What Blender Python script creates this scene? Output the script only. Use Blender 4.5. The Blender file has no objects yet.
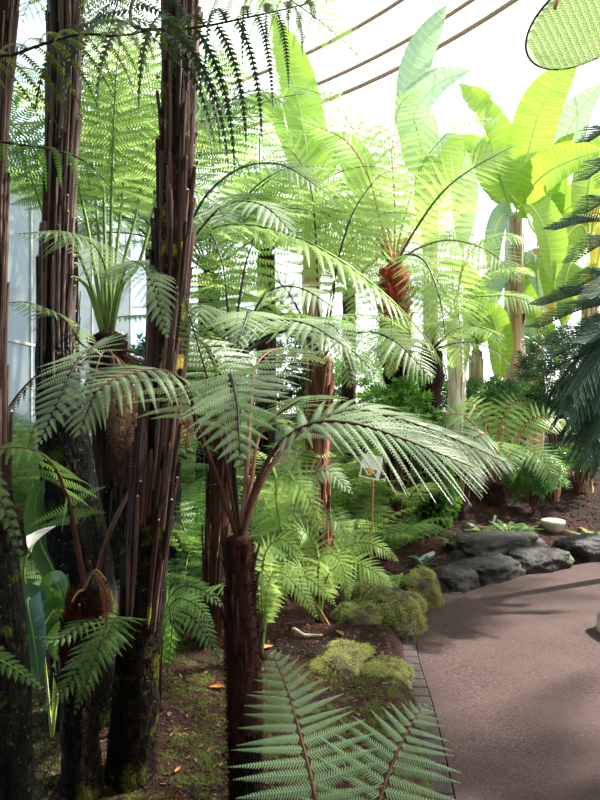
import bpy, math, random
import numpy as np
from mathutils import noise, Vector

random.seed(7)
rng = np.random.default_rng(7)
SC = bpy.context.scene
COL = SC.collection
F = 650.0                      # focal length in pixels of the 600x800 frame
EYE = 1.6


def at(px, py, y):
    return np.array([(px - 300) / F * y, y, EYE + (400 - py) / F * y])


def A(*p):
    return [at(*q) for q in p]


# ------------------------------------------------------------------ helpers
def mesh_obj(name, V, quads=None, tris=None, mats=(), parent=None, origin=None, midx=None, smooth=True):
    V = np.asarray(V, dtype=np.float32).reshape(-1, 3)
    if origin is not None:
        V = V - np.asarray(origin, dtype=np.float32)
    q = np.asarray(quads, dtype=np.int32).reshape(-1, 4) if quads is not None and len(quads) else np.zeros((0, 4), np.int32)
    t = np.asarray(tris, dtype=np.int32).reshape(-1, 3) if tris is not None and len(tris) else np.zeros((0, 3), np.int32)
    me = bpy.data.meshes.new(name)
    me.vertices.add(len(V))
    me.vertices.foreach_set('co', V.ravel())
    nl = q.size + t.size
    me.loops.add(nl)
    me.loops.foreach_set('vertex_index', np.concatenate([q.ravel(), t.ravel()]))
    npoly = len(q) + len(t)
    me.polygons.add(npoly)
    ls = np.concatenate([np.arange(len(q)) * 4, q.size + np.arange(len(t)) * 3]).astype(np.int32)
    me.polygons.foreach_set('loop_start', ls)
    if midx is not None:
        me.polygons.foreach_set('material_index', np.asarray(midx, dtype=np.int32))
    me.polygons.foreach_set('use_smooth', np.full(npoly, smooth, dtype=bool))
    for m in mats:
        me.materials.append(m)
    me.update(calc_edges=True)
    o = bpy.data.objects.new(name, me)
    COL.objects.link(o)
    if parent is not None:
        o.parent = parent
    elif origin is not None:
        o.location = [float(v) for v in origin]
    return o


class MB:
    """collects pieces of one part"""
    def __init__(self):
        self.V, self.Q, self.T, self.qm, self.tm, self.n = [], [], [], [], [], 0

    def add(self, V, Q=None, T=None, m=0):
        V = np.asarray(V, dtype=np.float64).reshape(-1, 3)
        self.V.append(V)
        if Q is not None and len(Q):
            Q = np.asarray(Q, dtype=np.int64).reshape(-1, 4)
            self.Q.append(Q + self.n)
            self.qm.append(np.full(len(Q), m))
        if T is not None and len(T):
            T = np.asarray(T, dtype=np.int64).reshape(-1, 3)
            self.T.append(T + self.n)
            self.tm.append(np.full(len(T), m))
        self.n += len(V)

    def build(self, name, mats, parent=None, origin=None, smooth=True):
        if not self.V:
            return None
        Q = np.concatenate(self.Q) if self.Q else None
        T = np.concatenate(self.T) if self.T else None
        mi = np.concatenate(self.qm + self.tm)
        return mesh_obj(name, np.concatenate(self.V), Q, T, mats, parent, origin, mi, smooth)


def curve(P, n):
    """Catmull-Rom through P, resampled evenly"""
    P = np.asarray(P, dtype=np.float64)
    if len(P) == 2:
        return P[0] + (P[1] - P[0]) * np.linspace(0, 1, n)[:, None]
    E = np.vstack([2 * P[0] - P[1], P, 2 * P[-1] - P[-2]])
    out = []
    for i in range(1, len(E) - 2):
        t = np.linspace(0, 1, 14, endpoint=False)[:, None]
        a, b, c, d = E[i - 1], E[i], E[i + 1], E[i + 2]
        out.append(.5 * (2 * b + (c - a) * t + (2 * a - 5 * b + 4 * c - d) * t ** 2 + (3 * b - a - 3 * c + d) * t ** 3))
    out = np.vstack(out + [P[-1:]])
    L = np.concatenate([[0], np.cumsum(np.linalg.norm(np.diff(out, axis=0), axis=1))])
    s = np.linspace(0, L[-1], n)
    return np.stack([np.interp(s, L, out[:, k]) for k in range(3)], 1)


def unit(v):
    return v / np.maximum(np.linalg.norm(v, axis=-1, keepdims=True), 1e-9)


def tangents(C):
    return unit(np.gradient(C, axis=0))


def tube(mb, C, r, sides=6, m=0, cap=True):
    C = np.asarray(C)
    n = len(C)
    r = np.broadcast_to(np.asarray(r, dtype=np.float64), (n,))
    T = tangents(C)
    ref = np.array([0.31, 0.92, 0.23])
    X = unit(np.cross(T, ref))
    Y = np.cross(T, X)
    a = np.linspace(0, 2 * np.pi, sides, endpoint=False)
    V = C[:, None] + r[:, None, None] * (np.cos(a)[None, :, None] * X[:, None] + np.sin(a)[None, :, None] * Y[:, None])
    V = V.reshape(-1, 3)
    Q = []
    for i in range(n - 1):
        for j in range(sides):
            k = (j + 1) % sides
            Q.append((i * sides + j, i * sides + k, (i + 1) * sides + k, (i + 1) * sides + j))
    Tt = []
    if cap:
        V = np.vstack([V, C[:1], C[-1:]])
        for j in range(sides):
            k = (j + 1) % sides
            Tt.append((k, j, n * sides))
            Tt.append(((n - 1) * sides + j, (n - 1) * sides + k, n * sides + 1))
    mb.add(V, Q, Tt, m)


def box(mb, c, s, m=0, rz=0.0):
    c = np.asarray(c, float)
    h = np.asarray(s, float) / 2
    V = np.array([[x, y, z] for x in (-1, 1) for y in (-1, 1) for z in (-1, 1)], float) * h
    R = np.array([[math.cos(rz), -math.sin(rz), 0], [math.sin(rz), math.cos(rz), 0], [0, 0, 1]])
    V = V @ R.T + c
    mb.add(V, [(0, 1, 3, 2), (4, 6, 7, 5), (0, 4, 5, 1), (2, 3, 7, 6), (0, 2, 6, 4), (1, 5, 7, 3)], m=m)


def thing(name, loc, label, cat, group=None):
    o = bpy.data.objects.new(name, None)
    o.empty_display_size = .1
    COL.objects.link(o)
    o.location = [float(v) for v in loc]
    o['label'], o['category'] = label, cat
    if group:
        o['group'] = group
    return o


def tag(o, label, cat, group=None):
    o['label'], o['category'] = label, cat
    if group:
        o['group'] = group
    return o


def struct(o):
    o['kind'] = 'structure'
    return o


# ---------------------------------------------------------------- materials
def nodes(name):
    m = bpy.data.materials.new(name)
    m.use_nodes = True
    nt = m.node_tree
    for n in list(nt.nodes):
        nt.nodes.remove(n)
    out = nt.nodes.new('ShaderNodeOutputMaterial')
    return m, nt, out


def mixrgb(nt, fac, a, b, blend='MIX'):
    n = nt.nodes.new('ShaderNodeMix')
    n.data_type = 'RGBA'
    n.blend_type = blend
    for sock, v in ((n.inputs[0], fac), (n.inputs[6], a), (n.inputs[7], b)):
        if hasattr(v, 'is_linked') or isinstance(v, bpy.types.NodeSocket):
            nt.links.new(v, sock)
        elif isinstance(v, (int, float)):
            sock.default_value = v
        else:
            sock.default_value = (*v, 1)
    return n.outputs[2]


def noise_tex(nt, scale, detail=3, coord='Object', rough=.6, stretch=None):
    tc = nt.nodes.new('ShaderNodeTexCoord')
    n = nt.nodes.new('ShaderNodeTexNoise')
    n.inputs['Scale'].default_value = scale
    n.inputs['Detail'].default_value = detail
    n.inputs['Roughness'].default_value = rough
    src = tc.outputs[coord]
    if stretch:
        mp = nt.nodes.new('ShaderNodeMapping')
        mp.inputs['Scale'].default_value = stretch
        nt.links.new(src, mp.inputs[0])
        src = mp.outputs[0]
    nt.links.new(src, n.inputs['Vector'])
    return n.outputs['Fac']


def ramp(nt, fac, lo, hi):
    n = nt.nodes.new('ShaderNodeMapRange')
    n.inputs['From Min'].default_value = lo
    n.inputs['From Max'].default_value = hi
    nt.links.new(fac, n.inputs['Value'])
    return n.outputs[0]


def bump(nt, height, strength=.5, dist=.02):
    n = nt.nodes.new('ShaderNodeBump')
    n.inputs['Strength'].default_value = strength
    n.inputs['Distance'].default_value = dist
    nt.links.new(height, n.inputs['Height'])
    return n.outputs[0]


def pbsdf(nt, col, rough=.6, spec=.4):
    p = nt.nodes.new('ShaderNodeBsdfPrincipled')
    if isinstance(col, bpy.types.NodeSocket):
        nt.links.new(col, p.inputs['Base Color'])
    else:
        p.inputs['Base Color'].default_value = (*col, 1)
    p.inputs['Roughness'].default_value = rough
    p.inputs['Specular IOR Level'].default_value = spec
    return p


def speckled(name, a, b, scale, stretch, moss, mscale, mlo, mhi, fleck):
    """root-mantle bark: two browns, moss patches and small pale lichen flecks"""
    m, nt, out = nodes(name)
    nz = noise_tex(nt, scale, 4, stretch=stretch)
    col = mixrgb(nt, ramp(nt, nz, .35, .65), a, b)
    n2 = noise_tex(nt, mscale, 6, rough=.75)
    col = mixrgb(nt, ramp(nt, n2, mlo, mhi), col, moss)
    n3 = noise_tex(nt, 75, 2)
    n4 = noise_tex(nt, 7, 2)
    mu = nt.nodes.new('ShaderNodeMath'); mu.operation = 'MULTIPLY'
    nt.links.new(ramp(nt, n3, .66, .70), mu.inputs[0]); nt.links.new(ramp(nt, n4, .45, .6), mu.inputs[1])
    col = mixrgb(nt, mu.outputs[0], col, fleck)
    p = pbsdf(nt, col, .92, .12)
    nt.links.new(bump(nt, nz, 1, .02), p.inputs['Normal'])
    nt.links.new(p.outputs[0], out.inputs[0])
    return m


def leaf_mat(name, c1, c2, trans, tcol, rough=.42, spec=.45, scale=2.5):
    m, nt, out = nodes(name)
    oi = nt.nodes.new('ShaderNodeObjectInfo')
    nz = noise_tex(nt, scale, 2)
    f = nt.nodes.new('ShaderNodeMath')
    f.operation = 'MULTIPLY_ADD'
    nt.links.new(oi.outputs['Random'], f.inputs[0])
    f.inputs[1].default_value = .55
    ad = nt.nodes.new('ShaderNodeMath')
    ad.operation = 'MULTIPLY_ADD'
    nt.links.new(nz, ad.inputs[0])
    ad.inputs[1].default_value = .9
    ad.inputs[2].default_value = -.22
    nt.links.new(ad.outputs[0], f.inputs[2])
    f.use_clamp = True
    col = mixrgb(nt, f.outputs[0], c1, c2)
    p = pbsdf(nt, col, rough, spec)
    tr = nt.nodes.new('ShaderNodeBsdfTranslucent')
    tc = mixrgb(nt, .65, col, tcol)
    nt.links.new(tc, tr.inputs['Color'])
    mx = nt.nodes.new('ShaderNodeMixShader')
    mx.inputs[0].default_value = trans
    nt.links.new(p.outputs[0], mx.inputs[1])
    nt.links.new(tr.outputs[0], mx.inputs[2])
    nt.links.new(mx.outputs[0], out.inputs[0])
    return m


def plain(name, col, rough=.6, spec=.3, metal=0.0):
    m, nt, out = nodes(name)
    p = pbsdf(nt, col, rough, spec)
    p.inputs['Metallic'].default_value = metal
    nt.links.new(p.outputs[0], out.inputs[0])
    return m


def two_tone(name, a, b, scale, stretch=None, lo=.35, hi=.65, rough=.8, spec=.2, bs=.5, bd=.01, third=None, tscale=6, tlo=.55, thi=.62, detail=4):
    """noise between two colours; 'third' comes in as patches of its own (moss, lichen, wear)"""
    m, nt, out = nodes(name)
    nz = noise_tex(nt, scale, detail, stretch=stretch)
    col = mixrgb(nt, ramp(nt, nz, lo, hi), a, b)
    if third is not None:
        n2 = noise_tex(nt, tscale, 4)
        col = mixrgb(nt, ramp(nt, n2, tlo, thi), col, third)
    p = pbsdf(nt, col, rough, spec)
    nt.links.new(bump(nt, nz, bs, bd), p.inputs['Normal'])
    nt.links.new(p.outputs[0], out.inputs[0])
    return m


M = {}
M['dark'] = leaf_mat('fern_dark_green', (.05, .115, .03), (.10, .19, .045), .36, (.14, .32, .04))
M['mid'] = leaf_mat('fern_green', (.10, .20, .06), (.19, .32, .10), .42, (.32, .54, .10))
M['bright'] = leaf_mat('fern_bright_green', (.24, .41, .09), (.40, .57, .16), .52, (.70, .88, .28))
M['silver'] = leaf_mat('fern_grey_green', (.31, .42, .24), (.42, .52, .34), .32, (.34, .54, .14), .34, .65)
M['grey'] = leaf_mat('fern_soft_green', (.15, .25, .13), (.22, .34, .19), .34, (.26, .48, .12), .4, .5)
M['silhouette'] = leaf_mat('fern_silhouette', (.025, .045, .025), (.05, .08, .045), .14, (.08, .16, .04))  # leaf colour darkened so the hanging frond reads as a backlit silhouette
M['brownish'] = leaf_mat('fern_olive', (.06, .075, .02), (.11, .10, .03), .3, (.16, .22, .03))
M['dead'] = leaf_mat('fern_dead_red', (.28, .07, .03), (.42, .14, .06), .25, (.5, .2, .08), .7, .2)
M['deadbrown'] = leaf_mat('fern_dead_brown', (.12, .07, .04), (.20, .12, .07), .2, (.3, .2, .1), .8, .1)
M['broad'] = leaf_mat('broad_leaf', (.04, .11, .03), (.08, .18, .05), .4, (.25, .5, .08), .3, .5)
M['bluish'] = leaf_mat('broad_leaf_blue_green', (.045, .13, .07), (.08, .19, .11), .3, (.2, .45, .2), .3, .5)
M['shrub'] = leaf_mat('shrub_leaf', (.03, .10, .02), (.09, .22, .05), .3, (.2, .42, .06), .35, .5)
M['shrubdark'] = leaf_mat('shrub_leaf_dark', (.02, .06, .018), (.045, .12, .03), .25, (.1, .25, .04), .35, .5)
M['ivy'] = leaf_mat('ivy_leaf', (.07, .20, .03), (.14, .32, .06), .35, (.3, .6, .08))
M['conifer'] = leaf_mat('conifer_needle', (.03, .085, .045), (.06, .14, .08), .15, (.08, .22, .09), .45, .4)
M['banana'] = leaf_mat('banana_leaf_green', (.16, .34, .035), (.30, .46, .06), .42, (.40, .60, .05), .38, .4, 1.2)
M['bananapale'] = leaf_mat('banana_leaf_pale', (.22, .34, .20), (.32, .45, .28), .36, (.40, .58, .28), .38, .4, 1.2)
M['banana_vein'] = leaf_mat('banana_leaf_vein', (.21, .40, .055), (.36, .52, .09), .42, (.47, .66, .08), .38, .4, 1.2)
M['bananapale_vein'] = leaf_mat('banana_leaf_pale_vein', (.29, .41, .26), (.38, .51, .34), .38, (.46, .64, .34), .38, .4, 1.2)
M['bananayellow'] = leaf_mat('banana_leaf_yellow', (.70, .50, .06), (.75, .62, .12), .5, (.9, .75, .12), .5, .3, 1.2)
M['bananarib'] = plain('banana_midrib', (.50, .58, .16), .45)
M['stipe_dark'] = two_tone('stipe_dark', (.010, .008, .007), (.035, .022, .016), 30, rough=.5, spec=.4)
M['stipe_brown'] = two_tone('stipe_brown', (.07, .026, .020), (.15, .065, .045), 25, (1, 1, .2), rough=.6)
M['stipe_pink'] = two_tone('stipe_pink', (.28, .10, .08), (.40, .18, .13), 25, (1, 1, .2), rough=.6)
M['stipe_green'] = two_tone('stipe_green', (.12, .20, .04), (.20, .30, .06), 25, (1, 1, .2), rough=.5)
M['stipe_tan'] = two_tone('stipe_tan', (.32, .15, .05), (.45, .25, .10), 25, (1, 1, .2), rough=.6)
M['bark_core'] = two_tone('fern_trunk_core', (.012, .007, .006), (.05, .022, .016), 40, (1, 1, .12), rough=.9)
M['bark_low'] = speckled('fern_trunk_root_mantle', (.004, .0035, .003), (.022, .015, .012), 45, (1, 1, .5), (.10, .11, .016), 6, .53, .62, (.26, .27, .19))
M['bark_red'] = two_tone('fern_trunk_red', (.022, .008, .006), (.085, .030, .022), 50, (1, 1, .15), rough=.9)
M['bark_lichen'] = speckled('fern_trunk_lichen', (.012, .007, .006), (.06, .028, .022), 40, (1, 1, .12), (.36, .28, .04), 8, .56, .62, (.3, .25, .15))
M['bark_black'] = speckled('fern_trunk_black', (.002, .002, .002), (.012, .010, .009), 40, (1, 1, .4), (.075, .085, .014), 5, .55, .66, (.22, .23, .17))
M['old_a'] = two_tone('old_stipe_purple', (.085, .046, .042), (.20, .115, .10), 60, (1, 1, .08), rough=.6, spec=.35)
M['old_grey'] = two_tone('old_stipe_grey', (.11, .07, .068), (.25, .17, .16), 60, (1, 1, .08), rough=.6, spec=.3)
M['old_b'] = two_tone('old_stipe_red', (.07, .028, .022), (.13, .058, .042), 60, (1, 1, .08), rough=.7, third=(.34, .27, .05), tscale=9, tlo=.57, thi=.64)
M['old_c'] = two_tone('old_stipe_dark', (.025, .014, .014), (.07, .038, .035), 60, (1, 1, .08), rough=.7)
M['scar'] = plain('broken_stipe_tip', (.62, .46, .33), .8)
M['fuzz'] = plain('red_brown_fuzz', (.05, .014, .010), .9, .1)
M['fuzzbright'] = plain('chestnut_fuzz', (.13, .032, .022), .9, .1)
M['fuzzdark'] = plain('dark_fuzz', (.03, .012, .009), .9, .1)
M['bark_scarlet'] = two_tone('fern_neck_scarlet', (.10, .02, .015), (.40, .07, .05), 30, (1, 1, .3), rough=.8)
M['fuzzred'] = plain('bright_red_fuzz', (.62, .09, .07), .8, .2)
M['bananabark'] = two_tone('banana_stem_bark', (.30, .17, .10), (.60, .42, .28), 16, (1, 1, .06), rough=.8, third=(.16, .08, .05), tscale=5, tlo=.6, thi=.7)
M['palebark'] = two_tone('pale_trunk_bark', (.48, .42, .36), (.75, .70, .62), 14, (1, 1, .3), rough=.8)
M['redwood'] = two_tone('red_split_wood', (.16, .04, .03), (.40, .16, .12), 30, (1, 1, .1), rough=.8)
M['moss'] = two_tone('moss', (.09, .12, .025), (.24, .30, .06), 35, rough=1, spec=.05, bs=1, bd=.02, third=(.05, .045, .02), tscale=7, tlo=.58, thi=.7)
M['mosslit'] = leaf_mat('moss_sprig_sunlit', (.38, .40, .14), (.60, .60, .27), .4, (.66, .68, .25), .8, .1, 4)  # moss colour lightened: sunlight on the boulders put into the colour
M['mossblade'] = leaf_mat('moss_sprig', (.10, .13, .03), (.24, .27, .08), .35, (.3, .36, .08), .8, .1, 4)
M['rock'] = two_tone('rock_grey', (.008, .0072, .0068), (.028, .025, .0235), 9, rough=.75, spec=.35, bs=.8, bd=.04, third=(.10, .12, .03), tscale=5, tlo=.60, thi=.72)
M['rockmoss'] = two_tone('rock_mossy', (.04, .035, .028), (.13, .115, .085), 9, rough=.95, spec=.1, bs=1, bd=.04, third=(.17, .18, .06), tscale=4, tlo=.42, thi=.56)
M['chip_red'] = plain('bark_chip_red', (.10, .040, .036), .9, .1)
M['chip_dark'] = plain('bark_chip_dark', (.035, .022, .018), .9, .1)
M['chip_tan'] = plain('leaf_litter_tan', (.24, .13, .07), .9, .1)
M['white'] = plain('white_plastic', (.85, .86, .85), .4)
M['bone'] = plain('bleached_wood', (.70, .58, .46), .6)
M['orangeleaf'] = two_tone('dry_orange_leaf', (.45, .14, .04), (.62, .28, .10), 20, rough=.7)
M['stone'] = two_tone('pale_stone', (.42, .38, .33), (.60, .55, .48), 20, rough=.8)
M['stonecap'] = two_tone('cream_glaze', (.66, .56, .40), (.78, .70, .55), 12, rough=.4)
M['spathe'] = leaf_mat('white_spathe', (.80, .80, .78), (.88, .88, .84), .3, (.9, .9, .85), .4, .4)
M['wood'] = two_tone('weathered_timber', (.22, .15, .10), (.38, .28, .20), 18, (1, 1, .06), rough=.8)
M['cane'] = plain('cane_stake', (.42, .22, .10), .7)
M['frame'] = plain('white_painted_metal', (.78, .80, .80), .45)
M['purlin'] = plain('rusty_purlin', (.34, .22, .13), .6)
M['masonry'] = two_tone('dark_masonry', (.10, .095, .09), (.17, .16, .15), 6, rough=.9)
M['orangewood'] = two_tone('orange_cut_wood', (.50, .20, .07), (.65, .33, .14), 14, (1, 1, .2), rough=.8)


def soil_mat():
    m, nt, out = nodes('bed_soil')
    big = noise_tex(nt, 1.1, 4)
    fine = noise_tex(nt, 55, 4)
    mid = noise_tex(nt, 9, 4)
    dark = mixrgb(nt, ramp(nt, fine, .3, .7), (.012, .009, .008), (.045, .029, .024))
    red = mixrgb(nt, ramp(nt, fine, .3, .7), (.028, .012, .012), (.095, .042, .038))
    col = mixrgb(nt, ramp(nt, big, .42, .58), dark, red)
    # moss carpet patches near the path corner (its own shape on the ground)
    tc = nt.nodes.new('ShaderNodeTexCoord')
    sx = nt.nodes.new('ShaderNodeSeparateXYZ')
    nt.links.new(tc.outputs['Object'], sx.inputs[0])
    r1 = ramp(nt, sx.outputs[1], 3.95, 3.35)
    mul = nt.nodes.new('ShaderNodeMath'); mul.operation = 'MULTIPLY'
    nt.links.new(r1, mul.inputs[0]); nt.links.new(ramp(nt, mid, .47, .60), mul.inputs[1])
    moss = mixrgb(nt, ramp(nt, fine, .3, .7), (.035, .04, .012), (.12, .14, .035))
    col = mixrgb(nt, mul.outputs[0], col, moss)
    p = pbsdf(nt, col, .95, .1)
    nt.links.new(bump(nt, fine, 1, .03), p.inputs['Normal'])
    nt.links.new(p.outputs[0], out.inputs[0])
    return m


def path_mat():
    m, nt, out = nodes('path_asphalt')
    fine = noise_tex(nt, 75, 4, rough=.8)
    big = noise_tex(nt, 1.6, 4)
    col = mixrgb(nt, ramp(nt, fine, .36, .64), (.024, .016, .0155), (.105, .070, .067))
    col = mixrgb(nt, ramp(nt, big, .40, .66), col, (.085, .056, .053))
    vo = nt.nodes.new('ShaderNodeTexVoronoi'); vo.inputs['Scale'].default_value = 55
    tc = nt.nodes.new('ShaderNodeTexCoord'); nt.links.new(tc.outputs['Object'], vo.inputs['Vector'])
    col = mixrgb(nt, ramp(nt, vo.outputs['Distance'], .16, .08), col, (.22, .165, .15))
    p = pbsdf(nt, col, .9, .15)
    nt.links.new(bump(nt, fine, .6, .006), p.inputs['Normal'])
    nt.links.new(p.outputs[0], out.inputs[0])
    return m


def glass_mat(name, tint, milk, milkcol):
    m, nt, out = nodes(name)
    t = nt.nodes.new('ShaderNodeBsdfTransparent'); t.inputs[0].default_value = (*tint, 1)
    g = nt.nodes.new('ShaderNodeBsdfGlossy'); g.inputs['Roughness'].default_value = .08
    tr = nt.nodes.new('ShaderNodeBsdfTranslucent'); tr.inputs[0].default_value = (*milkcol, 1)
    d = nt.nodes.new('ShaderNodeBsdfDiffuse'); d.inputs[0].default_value = (*milkcol, 1)
    a = nt.nodes.new('ShaderNodeMixShader'); a.inputs[0].default_value = .3
    nt.links.new(tr.outputs[0], a.inputs[1]); nt.links.new(d.outputs[0], a.inputs[2])
    b = nt.nodes.new('ShaderNodeMixShader'); b.inputs[0].default_value = milk
    nt.links.new(t.outputs[0], b.inputs[1]); nt.links.new(a.outputs[0], b.inputs[2])
    c = nt.nodes.new('ShaderNodeMixShader'); c.inputs[0].default_value = .04
    nt.links.new(b.outputs[0], c.inputs[1]); nt.links.new(g.outputs[0], c.inputs[2])
    nt.links.new(c.outputs[0], out.inputs[0])
    return m


M['soil'] = soil_mat()
M['path'] = path_mat()
M['roofglass'] = glass_mat('roof_glass', (.97, .98, .98), .12, (.9, .92, .92))
M['frame_grey'] = plain('grey_painted_metal', (.38, .40, .39), .5)
M['frosted'] = glass_mat('frosted_glass', (.40, .45, .42), .88, (.27, .31, .28))


def kerb_mat():
    m, nt, out = nodes('kerb_paver')
    fine = noise_tex(nt, 60, 3)
    oi = nt.nodes.new('ShaderNodeTexCoord')
    col = mixrgb(nt, ramp(nt, fine, .3, .7), (.034, .024, .024), (.075, .055, .055))
    p = pbsdf(nt, col, .8, .3)
    nt.links.new(bump(nt, fine, .5, .008), p.inputs['Normal'])
    nt.links.new(p.outputs[0], out.inputs[0])
    return m


M['kerb'] = kerb_mat()

# ------------------------------------------------------------------- ground
EDGE = [(.50, -3.0), (.49, 1.0), (.47, 2.2), (.51, 2.7), (.575, 3.4), (.62, 4.1), (.72, 4.65), (.97, 5.15), (1.35, 5.55), (1.85, 5.95), (2.5, 6.35), (3.2, 6.7), (4.2, 7.0), (6.0, 7.2), (9.0, 7.2)]
EC = curve([(x, y, 0) for x, y in EDGE], 160)[:, :2]
ET = unit(np.gradient(EC, axis=0))


def edge_dist(x, y):
    """signed distance from the path's kerb, positive on the planted side"""
    d = EC - np.array([x, y])
    k = int(np.argmin((d * d).sum(1)))
    v = -d[k]
    n = np.array([-ET[k][1], ET[k][0]])
    return float(np.dot(v, n)) if (d[k] ** 2).sum() < 25 else float(np.sign(np.dot(v, n)) * math.sqrt((d[k] ** 2).sum()))


def sstep(a, b, x):
    t = min(1, max(0, (x - a) / (b - a)))
    return t * t * (3 - 2 * t)


def gz(x, y):
    d = edge_dist(x, y)
    h = .10 + .34 * sstep(.3, 2.4, d) * sstep(4.2, 7.5, y) + .06 * sstep(.2, 1.5, d)
    h += .035 * noise.noise(Vector((x * 1.3, y * 1.3, 0))) + .014 * noise.noise(Vector((x * 6, y * 6, 3)))
    e = sstep(-.13, .07, d)
    return -.08 + (h + .08) * e


def build_ground():
    ys = np.concatenate([np.arange(.4, 7.5, .07), np.arange(7.5, 17.5, .28)])
    xs = np.concatenate([np.arange(-12, -2.5, .5), np.arange(-2.5, 3.6, .07), np.arange(3.6, 10, .4)])
    V = np.array([[x, y, gz(x, y)] for y in ys for x in xs])
    nx = len(xs)
    Q = [(j * nx + i, j * nx + i + 1, (j + 1) * nx + i + 1, (j + 1) * nx + i) for j in range(len(ys) - 1) for i in range(nx - 1)]
    struct(mesh_obj('garden_bed', V, Q, None, [M['soil']]))
    # asphalt path: flat ribbon beside the kerb
    n = np.stack([ET[:, 1], -ET[:, 0]], 1)
    inner = EC + n * .125
    V, Q = [], []
    wid = np.linspace(0, 1, 9)
    for k in range(len(EC)):
        far = inner[k] + n[k] * min(2.2, 2.2)
        for w in wid:
            p = inner[k] * (1 - w) + far * w
            V.append((p[0], p[1], 0.0 + .02 * math.sin(w * math.pi)))
    m = len(wid)
    Q = [(k * m + i, (k + 1) * m + i, (k + 1) * m + i + 1, k * m + i + 1) for k in range(len(EC) - 1) for i in range(m - 1)]
    Q = [q[::-1] for q in Q]
    struct(mesh_obj('path', V, Q, None, [M['path']]))
    # base under everything
    mb = MB()
    a = np.linspace(0, 2 * np.pi, 64, endpoint=False)
    mb.add(np.vstack([np.stack([60 * np.cos(a), 60 * np.sin(a) + 5, np.full(64, -.1)], 1), [[0, 5, -.1]]]), None, [(i, (i + 1) % 64, 64) for i in range(64)])
    struct(mb.build('floor', [M['masonry']]))
    # kerb of single pavers along the bed
    mb = MB()
    L = np.concatenate([[0], np.cumsum(np.linalg.norm(np.diff(EC, axis=0), axis=1))])
    s = 2.4
    while s < 8.6:
        ln = .105
        k0 = [np.interp(s + .004, L, EC[:, i]) for i in (0, 1)]
        k1 = [np.interp(s + ln, L, EC[:, i]) for i in (0, 1)]
        t = unit(np.array(k1) - np.array(k0))
        nn = np.array([t[1], -t[0]])
        h = .008 + .003 * random.random()
        a0, a1 = np.array(k0), np.array(k1)
        b0, b1 = a0 + nn * .118, a1 + nn * .118
        i = .006
        V = []
        for (p, sg, sn) in ((a0, 1, 1), (a1, -1, 1), (b1, -1, -1), (b0, 1, -1)):
            V.append((p[0], p[1], -.05))
        for (p, sg, sn) in ((a0, 1, 1), (a1, -1, 1), (b1, -1, -1), (b0, 1, -1)):
            V.append((p[0], p[1], h - .006))
        for (p, sg, sn) in ((a0, 1, 1), (a1, -1, 1), (b1, -1, -1), (b0, 1, -1)):
            q = p + t * i * sg + nn * i * sn
            V.append((q[0], q[1], h))
        Q = [(j, (j + 1) % 4, 4 + (j + 1) % 4, 4 + j) for j in range(4)] + [(4 + j, 4 + (j + 1) % 4, 8 + (j + 1) % 4, 8 + j) for j in range(4)] + [(8, 9, 10, 11)]
        mb.add(V, Q)
        s += ln + .003
    struct(mb.build('trim_1', [M['kerb']], smooth=False))


build_ground()

# ------------------------------------------------------------- the glasshouse
DC = np.array([-10.0, 3.4])
R0, ZD, HD = 18.2, 4.6, 9.0


def dome_r(z):
    return R0 if z <= ZD else R0 * math.sqrt(max(0, 1 - ((z - ZD) / HD) ** 2))


def dome_pt(a, z):
    r = dome_r(z)
    return np.array([DC[0] + r * math.cos(a), DC[1] + r * math.sin(a), z])


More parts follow.
